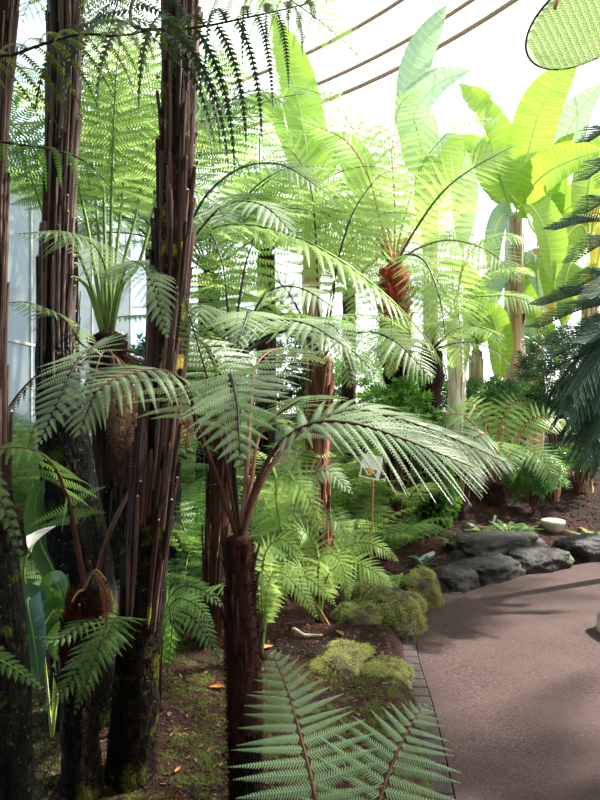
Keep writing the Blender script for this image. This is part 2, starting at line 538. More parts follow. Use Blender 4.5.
def build_house():
    na = 72
    zs = [1.2, 2.9, ZD] + [ZD + HD * math.sin(t) for t in np.linspace(0, math.pi / 2 * .97, 13)[1:]]
    V = np.array([dome_pt(2 * math.pi * i / na, z) for z in zs for i in range(na)])
    Q = [(j * na + i, j * na + (i + 1) % na, (j + 1) * na + (i + 1) % na, (j + 1) * na + i) for j in range(len(zs) - 1) for i in range(na)]
    glass = struct(mesh_obj('ceiling', V, Q, None, [M['roofglass']]))
    mb = MB()
    for i in range(na):
        a = 2 * math.pi * (i + .5) / na
        C = np.array([dome_pt(a, z) - np.array([math.cos(a), math.sin(a), 0]) * .05 for z in zs])
        tube(mb, C, .013, 4)
    mb.build('glazing_bar', [M['frame']], glass)
    # horizontal rings, chosen to cross the view where the photo shows them
    for z, rr, mt in ((ZD, .06, 'frame'), (8.72, .05, 'purlin'), (9.0, .045, 'purlin'), (9.45, .045, 'purlin'), (11.6, .045, 'purlin')):
        mb = MB()
        C = np.array([dome_pt(a, z) - np.array([math.cos(a), math.sin(a), 0]) * .12 for a in np.linspace(0, 2 * math.pi, 145)])
        tube(mb, C, rr, 6, cap=False)
        mb.build('purlin', [M[mt]], glass)
    # low masonry wall under the glass
    mb = MB()
    rs = [(R0 - .15, -.1), (R0 - .15, 1.2), (R0 + .2, 1.2), (R0 + .2, -.1)]
    V = [(DC[0] + r * math.cos(2 * math.pi * i / na), DC[1] + r * math.sin(2 * math.pi * i / na), z) for r, z in rs for i in range(na)]
    Q = [(j * na + i, j * na + (i + 1) % na, (j + 1) * na + (i + 1) % na, (j + 1) * na + i) for j in range(3) for i in range(na)]
    mb.add(V, Q)
    struct(mb.build('wall_far', [M['masonry']], smooth=False))
    # frosted partition along the planting on the left
    X = -3.4
    mb = MB()
    y0, y1, h = 4.6, 13.0, 4.6
    mb.add([(X, y0, 0), (X, y1, 0), (X, y1, h), (X, y0, h)], [(0, 1, 2, 3)])
    wl = struct(mb.build('wall_left', [M['frosted']], smooth=False))
    mb = MB()
    for y in np.arange(y0, y1 + .1, 1.2):
        box(mb, (X, y, h / 2), (.04, .04, h), 0)
    for z in (.3, 2.3, 4.4):
        box(mb, (X, (y0 + y1) / 2, z), (.035, y1 - y0, .035), 0)
    mb.build('glazing_bar', [M['frame_grey']], wl, smooth=False)
    mb = MB()
    box(mb, (X + .12, 7.6, .62), (.12, .12, 1.25))
    mb.build('timber_post', [M['wood']], wl, smooth=False)
    mb = MB()                                                   # unseen wall behind the camera, added to keep light off the foreground
    box(mb, (-.5, -2.6, 4.0), (13.0, .4, 8.2))
    struct(mb.build('wall_back_added', [M['masonry']], smooth=False))


build_house()


# ------------------------------------------------------------------- fronds
def frond_geo(C, W, s0=.25, n=22, m=14, nrm=(0, 0, 1), S=None, hang=.25, fwd=(8, 48), ov=1.22, seed=0, shape=.32, curl=.12, onesided=None):
    r = np.random.default_rng(seed)
    C = curve(C, 60) if len(C) < 40 else np.asarray(C)
    T = tangents(C)
    L = np.linalg.norm(np.diff(C, axis=0), axis=1).sum()
    tt = np.linspace(0, 1, len(C))
    k = (np.arange(n) + .5) / n
    s = s0 + (1 - s0) * (1.32 * k - .32 * k * k)
    itp = lambda arr, x: np.stack([np.interp(x, tt, arr[:, i]) for i in range(3)], -1)
    w = np.where(k < shape, .5 + .5 * np.sin(k / shape * np.pi / 2), np.clip(1 - ((k - shape) / (1 - shape)) ** 1.5, 0, 1) * .95 + .05)
    P, V, W2, N_, gaps = [], [], [], [], []
    Q, Tr, VV = [], [], []
    base = 0
    gap = L * (1 - s0) / n
    for side in (-1, 1):
        if onesided and side != onesided:
            continue
        ss = np.clip(s + side * .25 * (1 - s0) / n, 0, 1)
        p0 = itp(C, ss)
        Tt = unit(itp(T, ss))
        if S is not None:
            Sv = np.broadcast_to(np.asarray(S, float), Tt.shape)
            Sv = unit(Sv - (Sv * Tt).sum(-1, keepdims=True) * Tt)
        else:
            Sv = unit(np.cross(Tt, np.asarray(nrm, float)))
        N = np.cross(Sv, Tt)
        Lk = W * w * (1 + r.uniform(-.08, .06, n))
        ang = np.radians(fwd[0] + (fwd[1] - fwd[0]) * k ** 1.4 + r.uniform(-4, 4, n))
        d = np.cos(ang)[:, None] * side * Sv + np.sin(ang)[:, None] * Tt + .06 * N
        hg = np.clip(hang + r.uniform(-.06, .06, n), 0, .97)[:, None]
        de = unit(d * (1 - hg) + np.array([0, 0, -1.0]) * hg + Tt * curl * (1 - hg))
        u = (np.arange(m) + .5) / m
        D = unit(d[:, None] * (1 - u[None, :, None] ** .7) + de[:, None] * u[None, :, None] ** .7)   # n,m,3
        pos = p0[:, None] + np.cumsum(D, axis=1) * (Lk / m)[:, None, None]
        roll = r.uniform(-.25, .25, n)[:, None, None]
        q = unit(np.cross(np.broadcast_to(N[:, None], D.shape), D))
        nn = np.cross(D, q)
        q = q * np.cos(roll) + nn * np.sin(roll)
        nn = np.cross(D, q)
        lj = .5 * gap * ov * (1.32 - .64 * k[:, None]) * (w[:, None] ** .15) * ((1 - u ** 1.5) * .94 + .05)[None]
        lj = lj * (1 + r.uniform(-.07, .07, lj.shape))
        hw = (.40 * Lk / m)[:, None, None]
        for e in (-1, 1):
            dp = unit(.92 * e * q + .36 * D - .12 * nn)
            b1 = pos - hw * D * .9
            b2 = pos + hw * D * .9
            mid = pos + dp * (lj * .62)[..., None]
            m1 = mid - hw * D * .72
            m2 = mid + hw * D * .72
            tip = pos + dp * lj[..., None] + hw * D * .5 - nn * (lj * .10)[..., None]
            blk = np.stack([b1, b2, m2, m1, tip], 2).reshape(-1, 3)
            cnt = n * m
            idx = base + np.arange(cnt)[:, None] * 5
            Q.append(idx + np.array([0, 1, 2, 3]))
            Tr.append(idx + np.array([3, 2, 4]))
            VV.append(blk)
            base += cnt * 5
        # midrib of every pinna
        mw = np.maximum(.0009, .010 * Lk)[:, None, None] * (1 - .7 * u)[None, :, None]
        a = pos - q * mw + nn * .0006
        b = pos + q * mw + nn * .0006
        full = np.concatenate([p0[:, None], p0[:, None]], 1)
        blk = np.stack([a, b], 2)                                     # n,m,2,3
        first = np.stack([p0 - Tt * mw[:, 0], p0 + Tt * mw[:, 0]], 1)[:, None]
        blk = np.concatenate([first, blk], 1).reshape(-1, 3)
        i0 = base + (np.arange(n)[:, None] * (m + 1) + np.arange(m)[None]) * 2
        i0 = i0.reshape(-1, 1)
        Q.append(i0 + np.array([0, 1, 3, 2]))
        VV.append(blk)
        base += n * (m + 1) * 2
    return np.concatenate(VV), np.concatenate(Q), np.concatenate(Tr)


_seed = [100]
DENS = 1.15


def frond(root, C, W, mat='mid', smat='stipe_dark', r0=.008, label=None, name='frond', sides=6, **kw):
    _seed[0] += 1
    C = curve(C, 60) if len(C) < 40 else np.asarray(C)
    kw['n'] = int(kw.get('n', 22) * DENS)
    o0 = np.array(root.location)
    V, Q, T = frond_geo(C, W, seed=_seed[0], **kw)
    f = mesh_obj(name, V, Q, T, [M[mat]], root, o0)
    mb = MB()
    t = np.linspace(0, 1, len(C))
    tube(mb, C[::2] if len(C) > 30 else C, (r0 * (1 - t) ** .8 + .0012)[::2] if len(C) > 30 else r0, sides)
    mb.build('stipe', [M[smat]], f, o0)
    if label:
        f['label'] = label
    return f


def arc(c, az, L, e0, e1, p=1.2, n=60, sway=0.0):
    """a frond's rachis leaving crown c at azimuth az, bending from elevation e0 to e1 (degrees)"""
    s = np.linspace(0, 1, n)
    e = np.radians(e0 + (e1 - e0) * s ** p)
    a = az + sway * s
    d = np.stack([np.cos(e) * np.cos(a), np.cos(e) * np.sin(a), np.sin(e)], 1)
    P = np.asarray(c) + np.vstack([[0, 0, 0], np.cumsum(d[:-1] * L / (n - 1), axis=0)])
    S = np.array([math.sin(az + sway / 2), -math.cos(az + sway / 2), 0])
    return P, S


def lod(W, y, px):
    return int(np.clip(W * F / max(y, .8) / px * 1.25, 8, 28))


def crown(root, c, k, L, e0=(55, 75), e1=(-35, -5), W=.28, mats=('mid',), smat='stipe_dark', az=(0, 2 * math.pi), s0=.2, n=20, hang=.3, r0=.010, px=3.2, p=1.2, seed=1, jitter=.2):
    r = np.random.default_rng(seed)
    for i in range(k):
        a = az[0] + (az[1] - az[0]) * (i + r.uniform(.5 - jitter * 2, .5 + jitter * 2)) / k
        Li = L * r.uniform(.82, 1.12)
        P, S = arc(c, a, Li, r.uniform(*e0), r.uniform(*e1), p, sway=r.uniform(-.25, .25))
        frond(root, P, W * Li / L * r.uniform(.9, 1.1), mats[i % len(mats)], smat, r0, S=S, s0=s0, n=n, m=lod(W, c[1], px), hang=hang)


# ------------------------------------------------------------------- trunks
def trunk(root, ctrl, radii, mats=('bark_core',), flute=.12, strips=0, strip_len=.4, strip_rng=(0, 1), strip_mats=('old_a', 'old_b', 'old_c'), fuzz=0, fuzz_rng=(.6, 1), fuzz_len=.03, fuzz_mat='fuzz', scars=0, dots=0, seed=1, split=None, sides=26, name='trunk', out=.012, sw=.013, label=None):
    r = random.Random(seed)
    n = 70
    C = curve(ctrl, n)
    T = tangents(C)
    rad = np.interp(np.linspace(0, 1, n), np.linspace(0, 1, len(radii)), radii)
    X = unit(np.cross(T, np.array([0, 1.0, 0.02])))
    Y = np.cross(T, X)
    mb = MB()
    a = np.linspace(0, 2 * np.pi, sides, endpoint=False)
    V = np.zeros((n, sides, 3))
    for i in range(n):
        for j in range(sides):
            k = 1 + flute * noise.noise(Vector((math.cos(a[j]) * 3.2, math.sin(a[j]) * 3.2, C[i][2] * 1.6 + seed * 7))) + flute * .7 * noise.noise(Vector((math.cos(a[j]) * 7, math.sin(a[j]) * 7, C[i][2] * 9 + seed * 3)))
            V[i, j] = C[i] + rad[i] * k * (math.cos(a[j]) * X[i] + math.sin(a[j]) * Y[i])
    Q, mi = [], []
    qa, qb = [], []
    for i in range(n - 1):
        for j in range(sides):
            k = (j + 1) % sides
            q = (i * sides + j, i * sides + k, (i + 1) * sides + k, (i + 1) * sides + j)
            lim = split * n + 6 * noise.noise(Vector((a[j] * 1.3, seed, 2))) if split is not None else 0
            (qa if split is not None and i < lim else qb).append(q)
    VV = np.vstack([V.reshape(-1, 3), C[-1:] + T[-1] * rad[-1] * .6])
    top = [((n - 1) * sides + j, (n - 1) * sides + (j + 1) % sides, n * sides) for j in range(sides)]
    ms = [M[x] for x in mats]
    mb.add(VV, qb, top, 0)
    if qa:
        # same vertices again for the lower material
        mb.add(VV, qa, None, 1)
        if len(ms) < 2:
            ms.append(M['bark_low'])
    b0 = len(ms)
    ms += [M[x] for x in strip_mats] + [M['scar'], M[fuzz_mat]]
    Ltot = np.linalg.norm(np.diff(C, axis=0), axis=1).sum()
    tt = np.linspace(0, 1, n)

    def frame(t):
        f = t * (n - 1)
        i = min(int(f), n - 2)
        w = f - i
        return C[i] * (1 - w) + C[i + 1] * w, T[i], X[i], Y[i], np.interp(t, tt, rad)
    for k in range(strips):
        ang = r.uniform(0, 2 * math.pi)
        t0 = r.uniform(strip_rng[0], strip_rng[1])
        ln = strip_len * r.uniform(.6, 1.3) / Ltot
        wd = sw * r.uniform(.6, 1.25)
        off = out * r.uniform(.3, 1.4)
        drift = r.uniform(-.12, .12)
        st = []
        for q in range(6):
            u = q / 5
            t = t0 + ln * u
            if t > 1.0:
                break
            c, tg, x, y, rr = frame(t)
            an = ang + drift * u
            d = math.cos(an) * x + math.sin(an) * y
            tn = -math.sin(an) * x + math.cos(an) * y
            ro = rr * 1.0 + off * (u ** 1.5) - .004 * (1 - u)
            ww = wd * (1 if q < 5 else .55)
            st += [c + d * (ro - wd * .25) - tn * ww * .5, c + d * (ro + wd * .35) - tn * ww * .2, c + d * (ro + wd * .35) + tn * ww * .2, c + d * (ro - wd * .25) + tn * ww * .5]
        ns = len(st) // 4
        if ns < 3:
            continue
        Q = [(i * 4 + j, i * 4 + j + 1, (i + 1) * 4 + j + 1, (i + 1) * 4 + j) for i in range(ns - 1) for j in range(3)]
        mb.add(st, Q, None, b0 + k % len(strip_mats))
        e = (ns - 1) * 4
        if scars and r.random() < scars:
            S4 = np.array(st[e:e + 4])
            c4 = S4.mean(0)
            mb.add(np.vstack([c4 + (S4 - c4) * 1.1 + np.array([0, 0, .002]), [c4 + np.array([0, 0, .010])]]), None, [(0, 1, 4), (1, 2, 4), (2, 3, 4), (3, 0, 4)], b0 + len(strip_mats))
    for k in range(dots):                                     # round pale scars of shed leaves
        t = r.uniform(max(.42, strip_rng[0]), strip_rng[1])
        an = r.uniform(-math.pi, 0)
        c, tg, x, y, rr = frame(min(t, .999))
        d = math.cos(an) * x + math.sin(an) * y
        tn = -math.sin(an) * x + math.cos(an) * y
        s_ = r.uniform(.005, .0105)
        p = c + d * (rr + out * 1.1 + .005)
        ring = [p + (tn * math.cos(q * 1.047) * s_ + tg * math.sin(q * 1.047) * s_ * r.uniform(.8, 1.5)) for q in range(6)]
        mb.add(ring + [p + d * .004] + [p - d * .02], None, [(q, (q + 1) % 6, 6) for q in range(6)] + [((q + 1) % 6, q, 7) for q in range(6)], b0 + len(strip_mats))
    if fuzz:
        fv, ft = [], []
        for k in range(fuzz):
            t = r.uniform(*fuzz_rng)
            an = r.uniform(0, 2 * math.pi)
            c, tg, x, y, rr = frame(min(t, .999))
            d = math.cos(an) * x + math.sin(an) * y
            p = c + d * rr * .97
            g = unit(d * r.uniform(.5, 1.2) + tg * r.uniform(-.2, 1.0) + np.array([r.uniform(-.4, .4), r.uniform(-.4, .4), 0]))
            sdir = unit(np.cross(g, np.array([r.uniform(-1, 1), r.uniform(-1, 1), r.uniform(-1, 1)])))
            l = fuzz_len * r.uniform(.5, 1.3)
            i = len(fv)
            fv += [p - sdir * .0018, p + sdir * .0018, p + g * l]
            ft.append((i, i + 1, i + 2))
        mb.add(fv, None, ft, b0 + len(strip_mats) + 1)
    o = mb.build(name, ms, root, np.array(root.location))
    if label:
        o['label'] = label
    return o


def base_xy(px, y):
    x = (px - 300) / F * y
    return np.array([x, y, gz(x, y)])


UP = (0, 0, 1)
CAMUP = (0, -.6, .8)

# ---- A: the big foreground trunk
bA = base_xy(129, 2.5)
TA = thing('tree_fern', bA, 'tall tree fern trunk of bundled purple-brown leaf bases, mossy lower down, topmost fronds dangling dark', 'tree fern')
topA = at(182, -60, 2.62)
trunk(TA, [bA - [0, 0, .1], at(143, 600, 2.5), at(157, 450, 2.5), at(170, 300, 2.52), at(177, 120, 2.57), topA], [.092, .080, .072, .062, .062, .068], ('bark_lichen', 'bark_low'), .16, 260, .38, (.16, 1.0), fuzz=900, fuzz_rng=(.02, .55), fuzz_len=.018, fuzz_mat='fuzzdark', scars=.25, dots=26, seed=3, split=.42, sw=.021, out=.017)
frond(TA, [topA, at(150, -40, 2.3), at(130, 20, 2.1), at(160, 30, 2.0), at(200, 27, 1.95), at(245, 18, 1.92), at(290, 8, 1.9), at(326, -2, 1.9)], .56, 'silhouette', 'stipe_dark', .008, s0=.40, n=12, m=25, nrm=UP, hang=.96, fwd=(0, 12), ov=.72, shape=.3)
cA = topA + [0, 0, .1]
crown(TA, cA, 15, 2.2, (25, 60), (-25, -5), .40, ('dark', 'mid', 'silver'), 'stipe_dark', (-.2, 2 * math.pi - .9), .22, 20, .5, .011, 5, seed=4)

# ---- B: second trunk on the left
bB = base_xy(88, 2.95)
TB = thing('tree_fern', bB, 'tree fern with slim grey-purple trunk dotted by pale scars, black and splintered lower down', 'tree fern')
topB = at(66, -40, 3.2)
trunk(TB, [bB - [0, 0, .1], at(84, 600, 2.95), at(70, 480, 3.0), at(56, 370, 3.05), at(58, 230, 3.1), at(64, 80, 3.15), topB], [.17, .14, .12, .078, .066, .066, .070], ('bark_core', 'bark_black'), .15, 210, .55, (.42, 1.0), ('old_grey', 'old_a', 'old_grey', 'old_c'), fuzz=500, fuzz_rng=(.02, .5), fuzz_len=.02, fuzz_mat='fuzzdark', scars=.9, dots=70, seed=5, split=.52, sw=.019, out=.015)
frond(TB, [topB, at(100, -60, 2.9), at(120, -20, 2.7), at(112, 20, 2.5), at(104, 45, 2.4)], .22, 'silver', 'stipe_dark', .007, s0=.3, n=15, m=14, nrm=CAMUP, hang=.5)
crown(TB, topB + [0, 0, .1], 13, 2.0, (30, 60), (-25, 0), .38, ('mid', 'dark'), 'stipe_dark', (.2, 2 * math.pi), .22, 20, .4, .010, 5, seed=6)

# ---- C: trunk cut by the left frame edge
bC = base_xy(5, 2.1)
TC = thing('tree_fern', bC, 'black mossy tree fern trunk cut off by the picture edge beside the calla lily', 'tree fern')
topC = at(8, -60, 2.15)
trunk(TC, [bC - [0, 0, .1], at(2, 680, 2.1), at(-4, 570, 2.1), at(-9, 500, 2.1), at(-9, 300, 2.12), at(-4, 120, 2.14), topC], [.09, .085, .07, .05, .042, .038, .042], ('bark_core', 'bark_black'), .14, 90, .5, (.35, 1), ('old_c', 'old_a'), fuzz=300, fuzz_rng=(.02, .4), fuzz_len=.015, fuzz_mat='fuzzdark', scars=.1, seed=8, split=.4)
frond(TC, [topC, at(-70, -30, 1.95), at(-60, 40, 1.85), at(0, 56, 1.8), at(40, 45, 1.78), at(80, 34, 1.76), at(120, 36, 1.75), at(160, 28, 1.75), at(192, 26, 1.75)], .25, 'brownish', 'stipe_dark', .0085, s0=.36, n=17, m=24, nrm=(0, -.15, 1), hang=.62, fwd=(0, 20), ov=.8)
frond(TC, [topC, at(-50, 60, 2.0), at(-30, 130, 2.0), at(10, 143, 2.05), at(50, 149, 2.1), at(90, 165, 2.15), at(128, 210, 2.2)], .19, 'dark', 'stipe_dark', .006, s0=.34, n=14, m=14, nrm=UP, hang=.75, fwd=(0, 25), ov=.8)
frond(TC, [topC, at(-60, 300, 1.9), at(-40, 430, 1.9), at(-12, 478, 1.9), at(8, 515, 1.9), at(24, 560, 1.9)], .09, 'mid', 'stipe_dark', .005, s0=.4, n=26, m=14, nrm=CAMUP, hang=.25)
crown(TC, topC + [0, 0, .08], 13, 1.9, (25, 60), (-20, 0), .36, ('dark', 'mid'), 'stipe_dark', (0, 6.28), .22, 18, .4, .009, 5, seed=9)

# ---- D: short tree fern in the middle
bD = base_xy(246, 2.3)
TD = thing('tree_fern', bD, 'short tree fern with dark fuzzy red-brown trunk and wide arching grey-green fronds', 'tree fern')
cD = at(240, 538, 2.3)
trunk(TD, [bD - [0, 0, .1], at(244, 700, 2.3), at(241, 600, 2.3), cD], [.056, .058, .058, .044], ('bark_red', 'bark_black'), .10, 40, .12, (.55, .92), ('old_c', 'old_c'), fuzz=5200, fuzz_rng=(.05, 1), fuzz_len=.022, fuzz_mat='fuzz', seed=11, split=.35, out=.02, sw=.014)
sD = lambda *p: [at(240, 545, 2.3)] + A(*p)
frond(TD, sD((216, 475, 2.24), (197, 425, 2.15), (186, 385, 2.0), (160, 370, 1.9), (125, 376, 1.8), (97, 392, 1.73), (80, 432, 1.7)), .27, 'silver', 'stipe_brown', .010, s0=.42, n=18, m=26, nrm=(0, -.45, 1), hang=.38, fwd=(14, 46), ov=1.1)
frond(TD, sD((234, 470, 2.25), (232, 410, 2.1), (230, 374, 1.9), (236, 398, 1.72), (239, 430, 1.65), (240, 462, 1.6)), .23, 'silver', 'stipe_dark', .009, s0=.46, n=15, m=22, nrm=(0, -.85, .5), hang=.18, fwd=(4, 40), shape=.2)
frond(TD, sD((254, 490, 2.25), (277, 447, 2.2), (312, 424, 2.1), (355, 424, 2.05), (405, 440, 2.0), (450, 458, 1.98), (480, 470, 1.98)), .36, 'silver', 'stipe_brown', .009, s0=.34, n=20, m=26, nrm=(.05, -.42, 1), hang=.34, fwd=(34, 58), ov=.9)
frond(TD, sD((262, 482, 2.4), (298, 434, 2.55), (350, 410, 2.6), (415, 424, 2.6), (475, 448, 2.55), (512, 466, 2.5)), .34, 'silver', 'stipe_brown', .009, s0=.33, n=20, m=22, nrm=(0, -.35, 1), hang=.34, fwd=(32, 56))
frond(TD, sD((247, 470, 2.4), (251, 405, 2.6), (258, 362, 2.9), (285, 348, 3.2), (320, 362, 3.4)), .27, 'silver', 'stipe_pink', .010, s0=.4, n=18, m=18, nrm=UP, hang=.3)
frond(TD, sD((232, 470, 2.4), (222, 410, 2.5), (214, 362, 2.7), (195, 338, 2.9), (165, 345, 3.1)), .24, 'silver', 'stipe_dark', .010, s0=.42, n=18, m=16, nrm=UP, hang=.3)
frond(TD, sD((226, 465, 2.25), (213, 400, 2.25), (198, 345, 2.22), (184, 297, 2.2)), .085, 'mid', 'stipe_brown', .007, s0=.5, n=20, m=13, nrm=(.2, -1, .2), hang=.15)
frond(TD, sD((252, 478, 2.38), (262, 430, 2.5), (300, 400, 2.3), (320, 395, 2.1)), .2, 'silver', 'stipe_pink', .009, s0=.5, n=15, m=18, nrm=(0, -.2, 1), hang=.3)

# ---- E: short fern with two stout red stipes on the left
bE = base_xy(84, 2.4)
TE = thing('tree_fern', bE, 'low tree fern with dark speckled trunk carrying two stout reddish hairy stalks', 'tree fern')
cE = at(86, 592, 2.4)
trunk(TE, [bE - [0, 0, .1], at(80, 720, 2.4), at(82, 640, 2.4), cE], [.075, .070, .072, .050], ('bark_black', 'bark_low'), .16, 60, .12, (.5, .95), ('old_c', 'old_c'), fuzz=6500, fuzz_rng=(.72, 1), fuzz_len=.026, fuzz_mat='fuzzbright', scars=.2, seed=13, split=.75, out=.02)
frond(TE, [cE] + A((77, 545, 2.36), (68, 500, 2.3), (52, 463, 2.2), (25, 448, 2.1), (-20, 452, 2.0)), .20, 'mid', 'stipe_brown', .011, s0=.34, n=14, m=14, nrm=(0, -.5, 1), hang=.35)
frond(TE, [at(92, 592, 2.42)] + A((107, 540, 2.5), (125, 500, 2.62), (150, 462, 2.85), (185, 440, 3.1), (215, 450, 3.2)), .2, 'dark', 'stipe_brown', .011, s0=.55, n=14, m=14, nrm=UP, hang=.35)
frond(TE, A((94, 572, 2.32), (103, 585, 2.25), (107, 603, 2.22), (106, 630, 2.22)), .022, 'dead', 'stipe_brown', .003, s0=.1, n=11, m=7, nrm=(0, -1, .1), hang=.1, ov=1.6, name='dead_frond', label='curled dead red frond')
for i, (x, y) in enumerate(((72, 578), (106, 556))):
    mb = MB()
    tube(mb, curve(A((84, 590, 2.38), ((84 + x) / 2, y + 14, 2.33), (x, y + 24, 2.3)), 10), np.linspace(.006, .003, 10), 5)
    mb.build('dead_stipe', [M['stipe_tan' if i != 2 else 'stipe_brown']], TE, np.array(TE.location))

# ---- F: green-stalked tree fern behind on the left
bF = base_xy(112, 3.75)
TF = thing('tree_fern', bF, 'tree fern with a fan of straight green stalks above a shaggy brown skirt', 'tree fern')
cF = at(108, 336, 3.7)
trunk(TF, [bF - [0, 0, .1], at(112, 560, 3.75), at(112, 440, 3.72), cF], [.11, .10, .11, .085], ('bark_core', 'bark_black'), .15, 110, .3, (.35, .9), ('old_c', 'old_c'), fuzz=2500, fuzz_rng=(.75, 1), fuzz_len=.05, fuzz_mat='fuzz', seed=15, split=.55, out=.03)
for k, (tx, ty, Y) in enumerate(((70, 215, 3.7), (84, 190, 3.9), (95, 175, 4.1), (103, 160, 3.9), (112, 165, 3.7), (122, 180, 4.1), (131, 215, 3.8), (140, 240, 3.6), (60, 240, 3.9))):
    dx = (tx - 108) * 1.35
    C = [cF + [(tx - 108) * .0006, 0, 0], at(108 + (tx - 108) * .45, 285, (3.7 + Y) / 2), at(tx, ty + 20, Y), at(tx + dx, ty - 85 - (k % 3) * 22, Y + .1), at(tx + dx * 3.0, ty - 110 - (k % 3) * 15, Y - .05)]
    frond(TF, C, .30, ('mid', 'bright', 'mid')[k % 3], 'stipe_green', .013, s0=.42, n=19, m=15, nrm=(0, -.8, .6), hang=.2)
frond(TF, A((106, 335, 3.65), (110, 295, 3.4), (98, 250, 3.1), (65, 232, 2.85), (14, 234, 2.7)), .21, 'silver', 'stipe_green', .007, s0=.42, n=20, m=18, nrm=(0, -.3, 1), hang=.55)
frond(TF, A((111, 335, 3.6), (119, 292, 3.1), (130, 262, 2.7), (150, 277, 2.4), (168, 335, 2.3)), .17, 'silver', 'stipe_green', .007, s0=.42, n=22, m=16, nrm=(0, -.6, 1), hang=.4)
frond(TF, A((104, 345, 3.5), (84, 346, 3.2), (62, 318, 3.0), (30, 303, 2.85), (2, 303, 2.8)), .16, 'silver', 'stipe_dark', .006, s0=.3, n=17, m=12, nrm=(0, -.2, 1), hang=.5)
frond(TF, A((106, 338, 3.5), (95, 345, 3.0), (77, 362, 2.75), (58, 402, 2.6), (38, 446, 2.55)), .19, 'silver', 'stipe_dark', .006, s0=.35, n=17, m=16, nrm=(-.2, -.9, .5), hang=.2, fwd=(0, 40))
for k in range(34):
    a = random.uniform(0, 6.28)
    P, S = arc(cF - [0, 0, .1], a, random.uniform(.5, .85), random.uniform(-20, 25), random.uniform(-88, -70), .6, 30)
    frond(TF, P, .11, 'deadbrown', 'stipe_brown', .006, S=S, s0=.45, n=10, m=6, hang=.8, name='dead_frond')

# ---- L: dark-fronded tree fern hidden behind the big trunk
bL = base_xy(164, 4.5)
TL = thing('tree_fern', bL, 'tree fern half hidden by the tall purple-brown trunk, dark fronds arching toward the light', 'tree fern')
cL = at(172, 265, 4.5)
trunk(TL, [bL - [0, 0, .1], at(165, 480, 4.5), at(166, 360, 4.5), cL], [.12, .11, .11, .09], ('bark_core', 'bark_black'), .15, 90, .35, (.3, .95), ('old_c', 'old_b'), seed=17, split=.4)
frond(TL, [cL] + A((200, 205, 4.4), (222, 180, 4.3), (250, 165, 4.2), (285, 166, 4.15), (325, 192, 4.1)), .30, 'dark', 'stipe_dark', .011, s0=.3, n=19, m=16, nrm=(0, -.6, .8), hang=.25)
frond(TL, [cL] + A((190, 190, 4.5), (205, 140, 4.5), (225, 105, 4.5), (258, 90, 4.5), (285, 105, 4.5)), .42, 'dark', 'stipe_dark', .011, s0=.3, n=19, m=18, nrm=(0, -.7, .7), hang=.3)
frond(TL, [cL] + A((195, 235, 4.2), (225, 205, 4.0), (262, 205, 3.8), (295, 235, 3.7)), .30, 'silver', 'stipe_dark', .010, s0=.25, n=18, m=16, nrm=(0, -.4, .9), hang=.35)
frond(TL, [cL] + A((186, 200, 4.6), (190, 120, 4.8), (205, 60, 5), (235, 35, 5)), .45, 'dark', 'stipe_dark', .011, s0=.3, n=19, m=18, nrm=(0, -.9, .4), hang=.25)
frond(TL, [cL] + A((150, 190, 4.5), (132, 130, 4.4), (110, 100, 4.3), (80, 110, 4.2)), .40, 'bright', 'stipe_green', .011, s0=.3, n=19, m=18, nrm=(0, -.7, .7), hang=.25)
frond(TL, [cL] + A((158, 170, 4.8), (150, 90, 5), (135, 40, 5.1), (105, 20, 5.2)), .42, 'bright', 'stipe_green', .011, s0=.3, n=19, m=18, nrm=(0, -.9, .4), hang=.2)
# long sunlit frond sweeping across the middle
frond(TL, [cL] + A((205, 232, 4.3), (250, 225, 4.1), (310, 243, 4.0), (370, 282, 3.95), (415, 325, 3.95), (448, 372, 3.95)), .33, 'bright', 'stipe_green', .010, s0=.16, n=25, m=16, nrm=(.1, -.35, 1), hang=.5, fwd=(20, 50))
crown(TL, cL, 9, 1.9, (40, 65), (-30, -5), .36, ('dark', 'dark', 'mid'), 'stipe_dark', (.6, 2.6), .22, 19, .3, .010, 4, seed=19)

# ---- G: red trunk behind the middle fern
bG = base_xy(214, 3.9)
TG = thing('tree_fern', bG, 'tree fern with slender dark red trunk, close behind the short fuzzy one', 'tree fern')
cG = at(234, 362, 4.0)
trunk(TG, [bG - [0, 0, .1], at(216, 560, 3.9), at(222, 460, 3.95), cG], [.085, .075, .07, .06], ('bark_red', 'bark_red'), .16, 60, .3, (.2, .9), ('old_b', 'old_c'), fuzz=1500, fuzz_rng=(.5, 1), fuzz_len=.03, seed=21, split=.3, out=.02)
for k, p in enumerate(([(250, 320, 3.9), (268, 292, 3.8), (300, 288, 3.7), (340, 312, 3.6)], [(225, 322, 3.8), (205, 306, 3.6), (180, 318, 3.4), (150, 345, 3.3)], [(245, 325, 3.8), (275, 320, 3.5), (310, 325, 3.3), (350, 350, 3.2)], [(238, 310, 4.1), (250, 250, 4.3), (275, 215, 4.5), (310, 215, 4.7)], [(228, 312, 4.1), (222, 262, 4.3), (205, 225, 4.4), (175, 215, 4.4)], [(240, 330, 3.7), (248, 312, 3.4), (246, 320, 3.1), (236, 350, 2.95)], [(258, 340, 4.0), (300, 330, 4.0), (345, 345, 4.0), (385, 385, 4.0)])):
    frond(TG, [cG] + A(*p), (.30, .26, .30, .34, .3, .26, .3)[k], ('silver', 'silver', 'silver', 'bright', 'mid', 'silver', 'mid')[k], 'stipe_dark', .010, s0=.25, n=18, m=15, nrm=(0, -.4, .9), hang=.35)

crown(TG, cG, 7, 1.3, (35, 65), (-30, 0), .28, ('silver', 'mid', 'bright'), 'stipe_dark', (.2, 2.9), .22, 18, .3, .010, 3.4, seed=22)

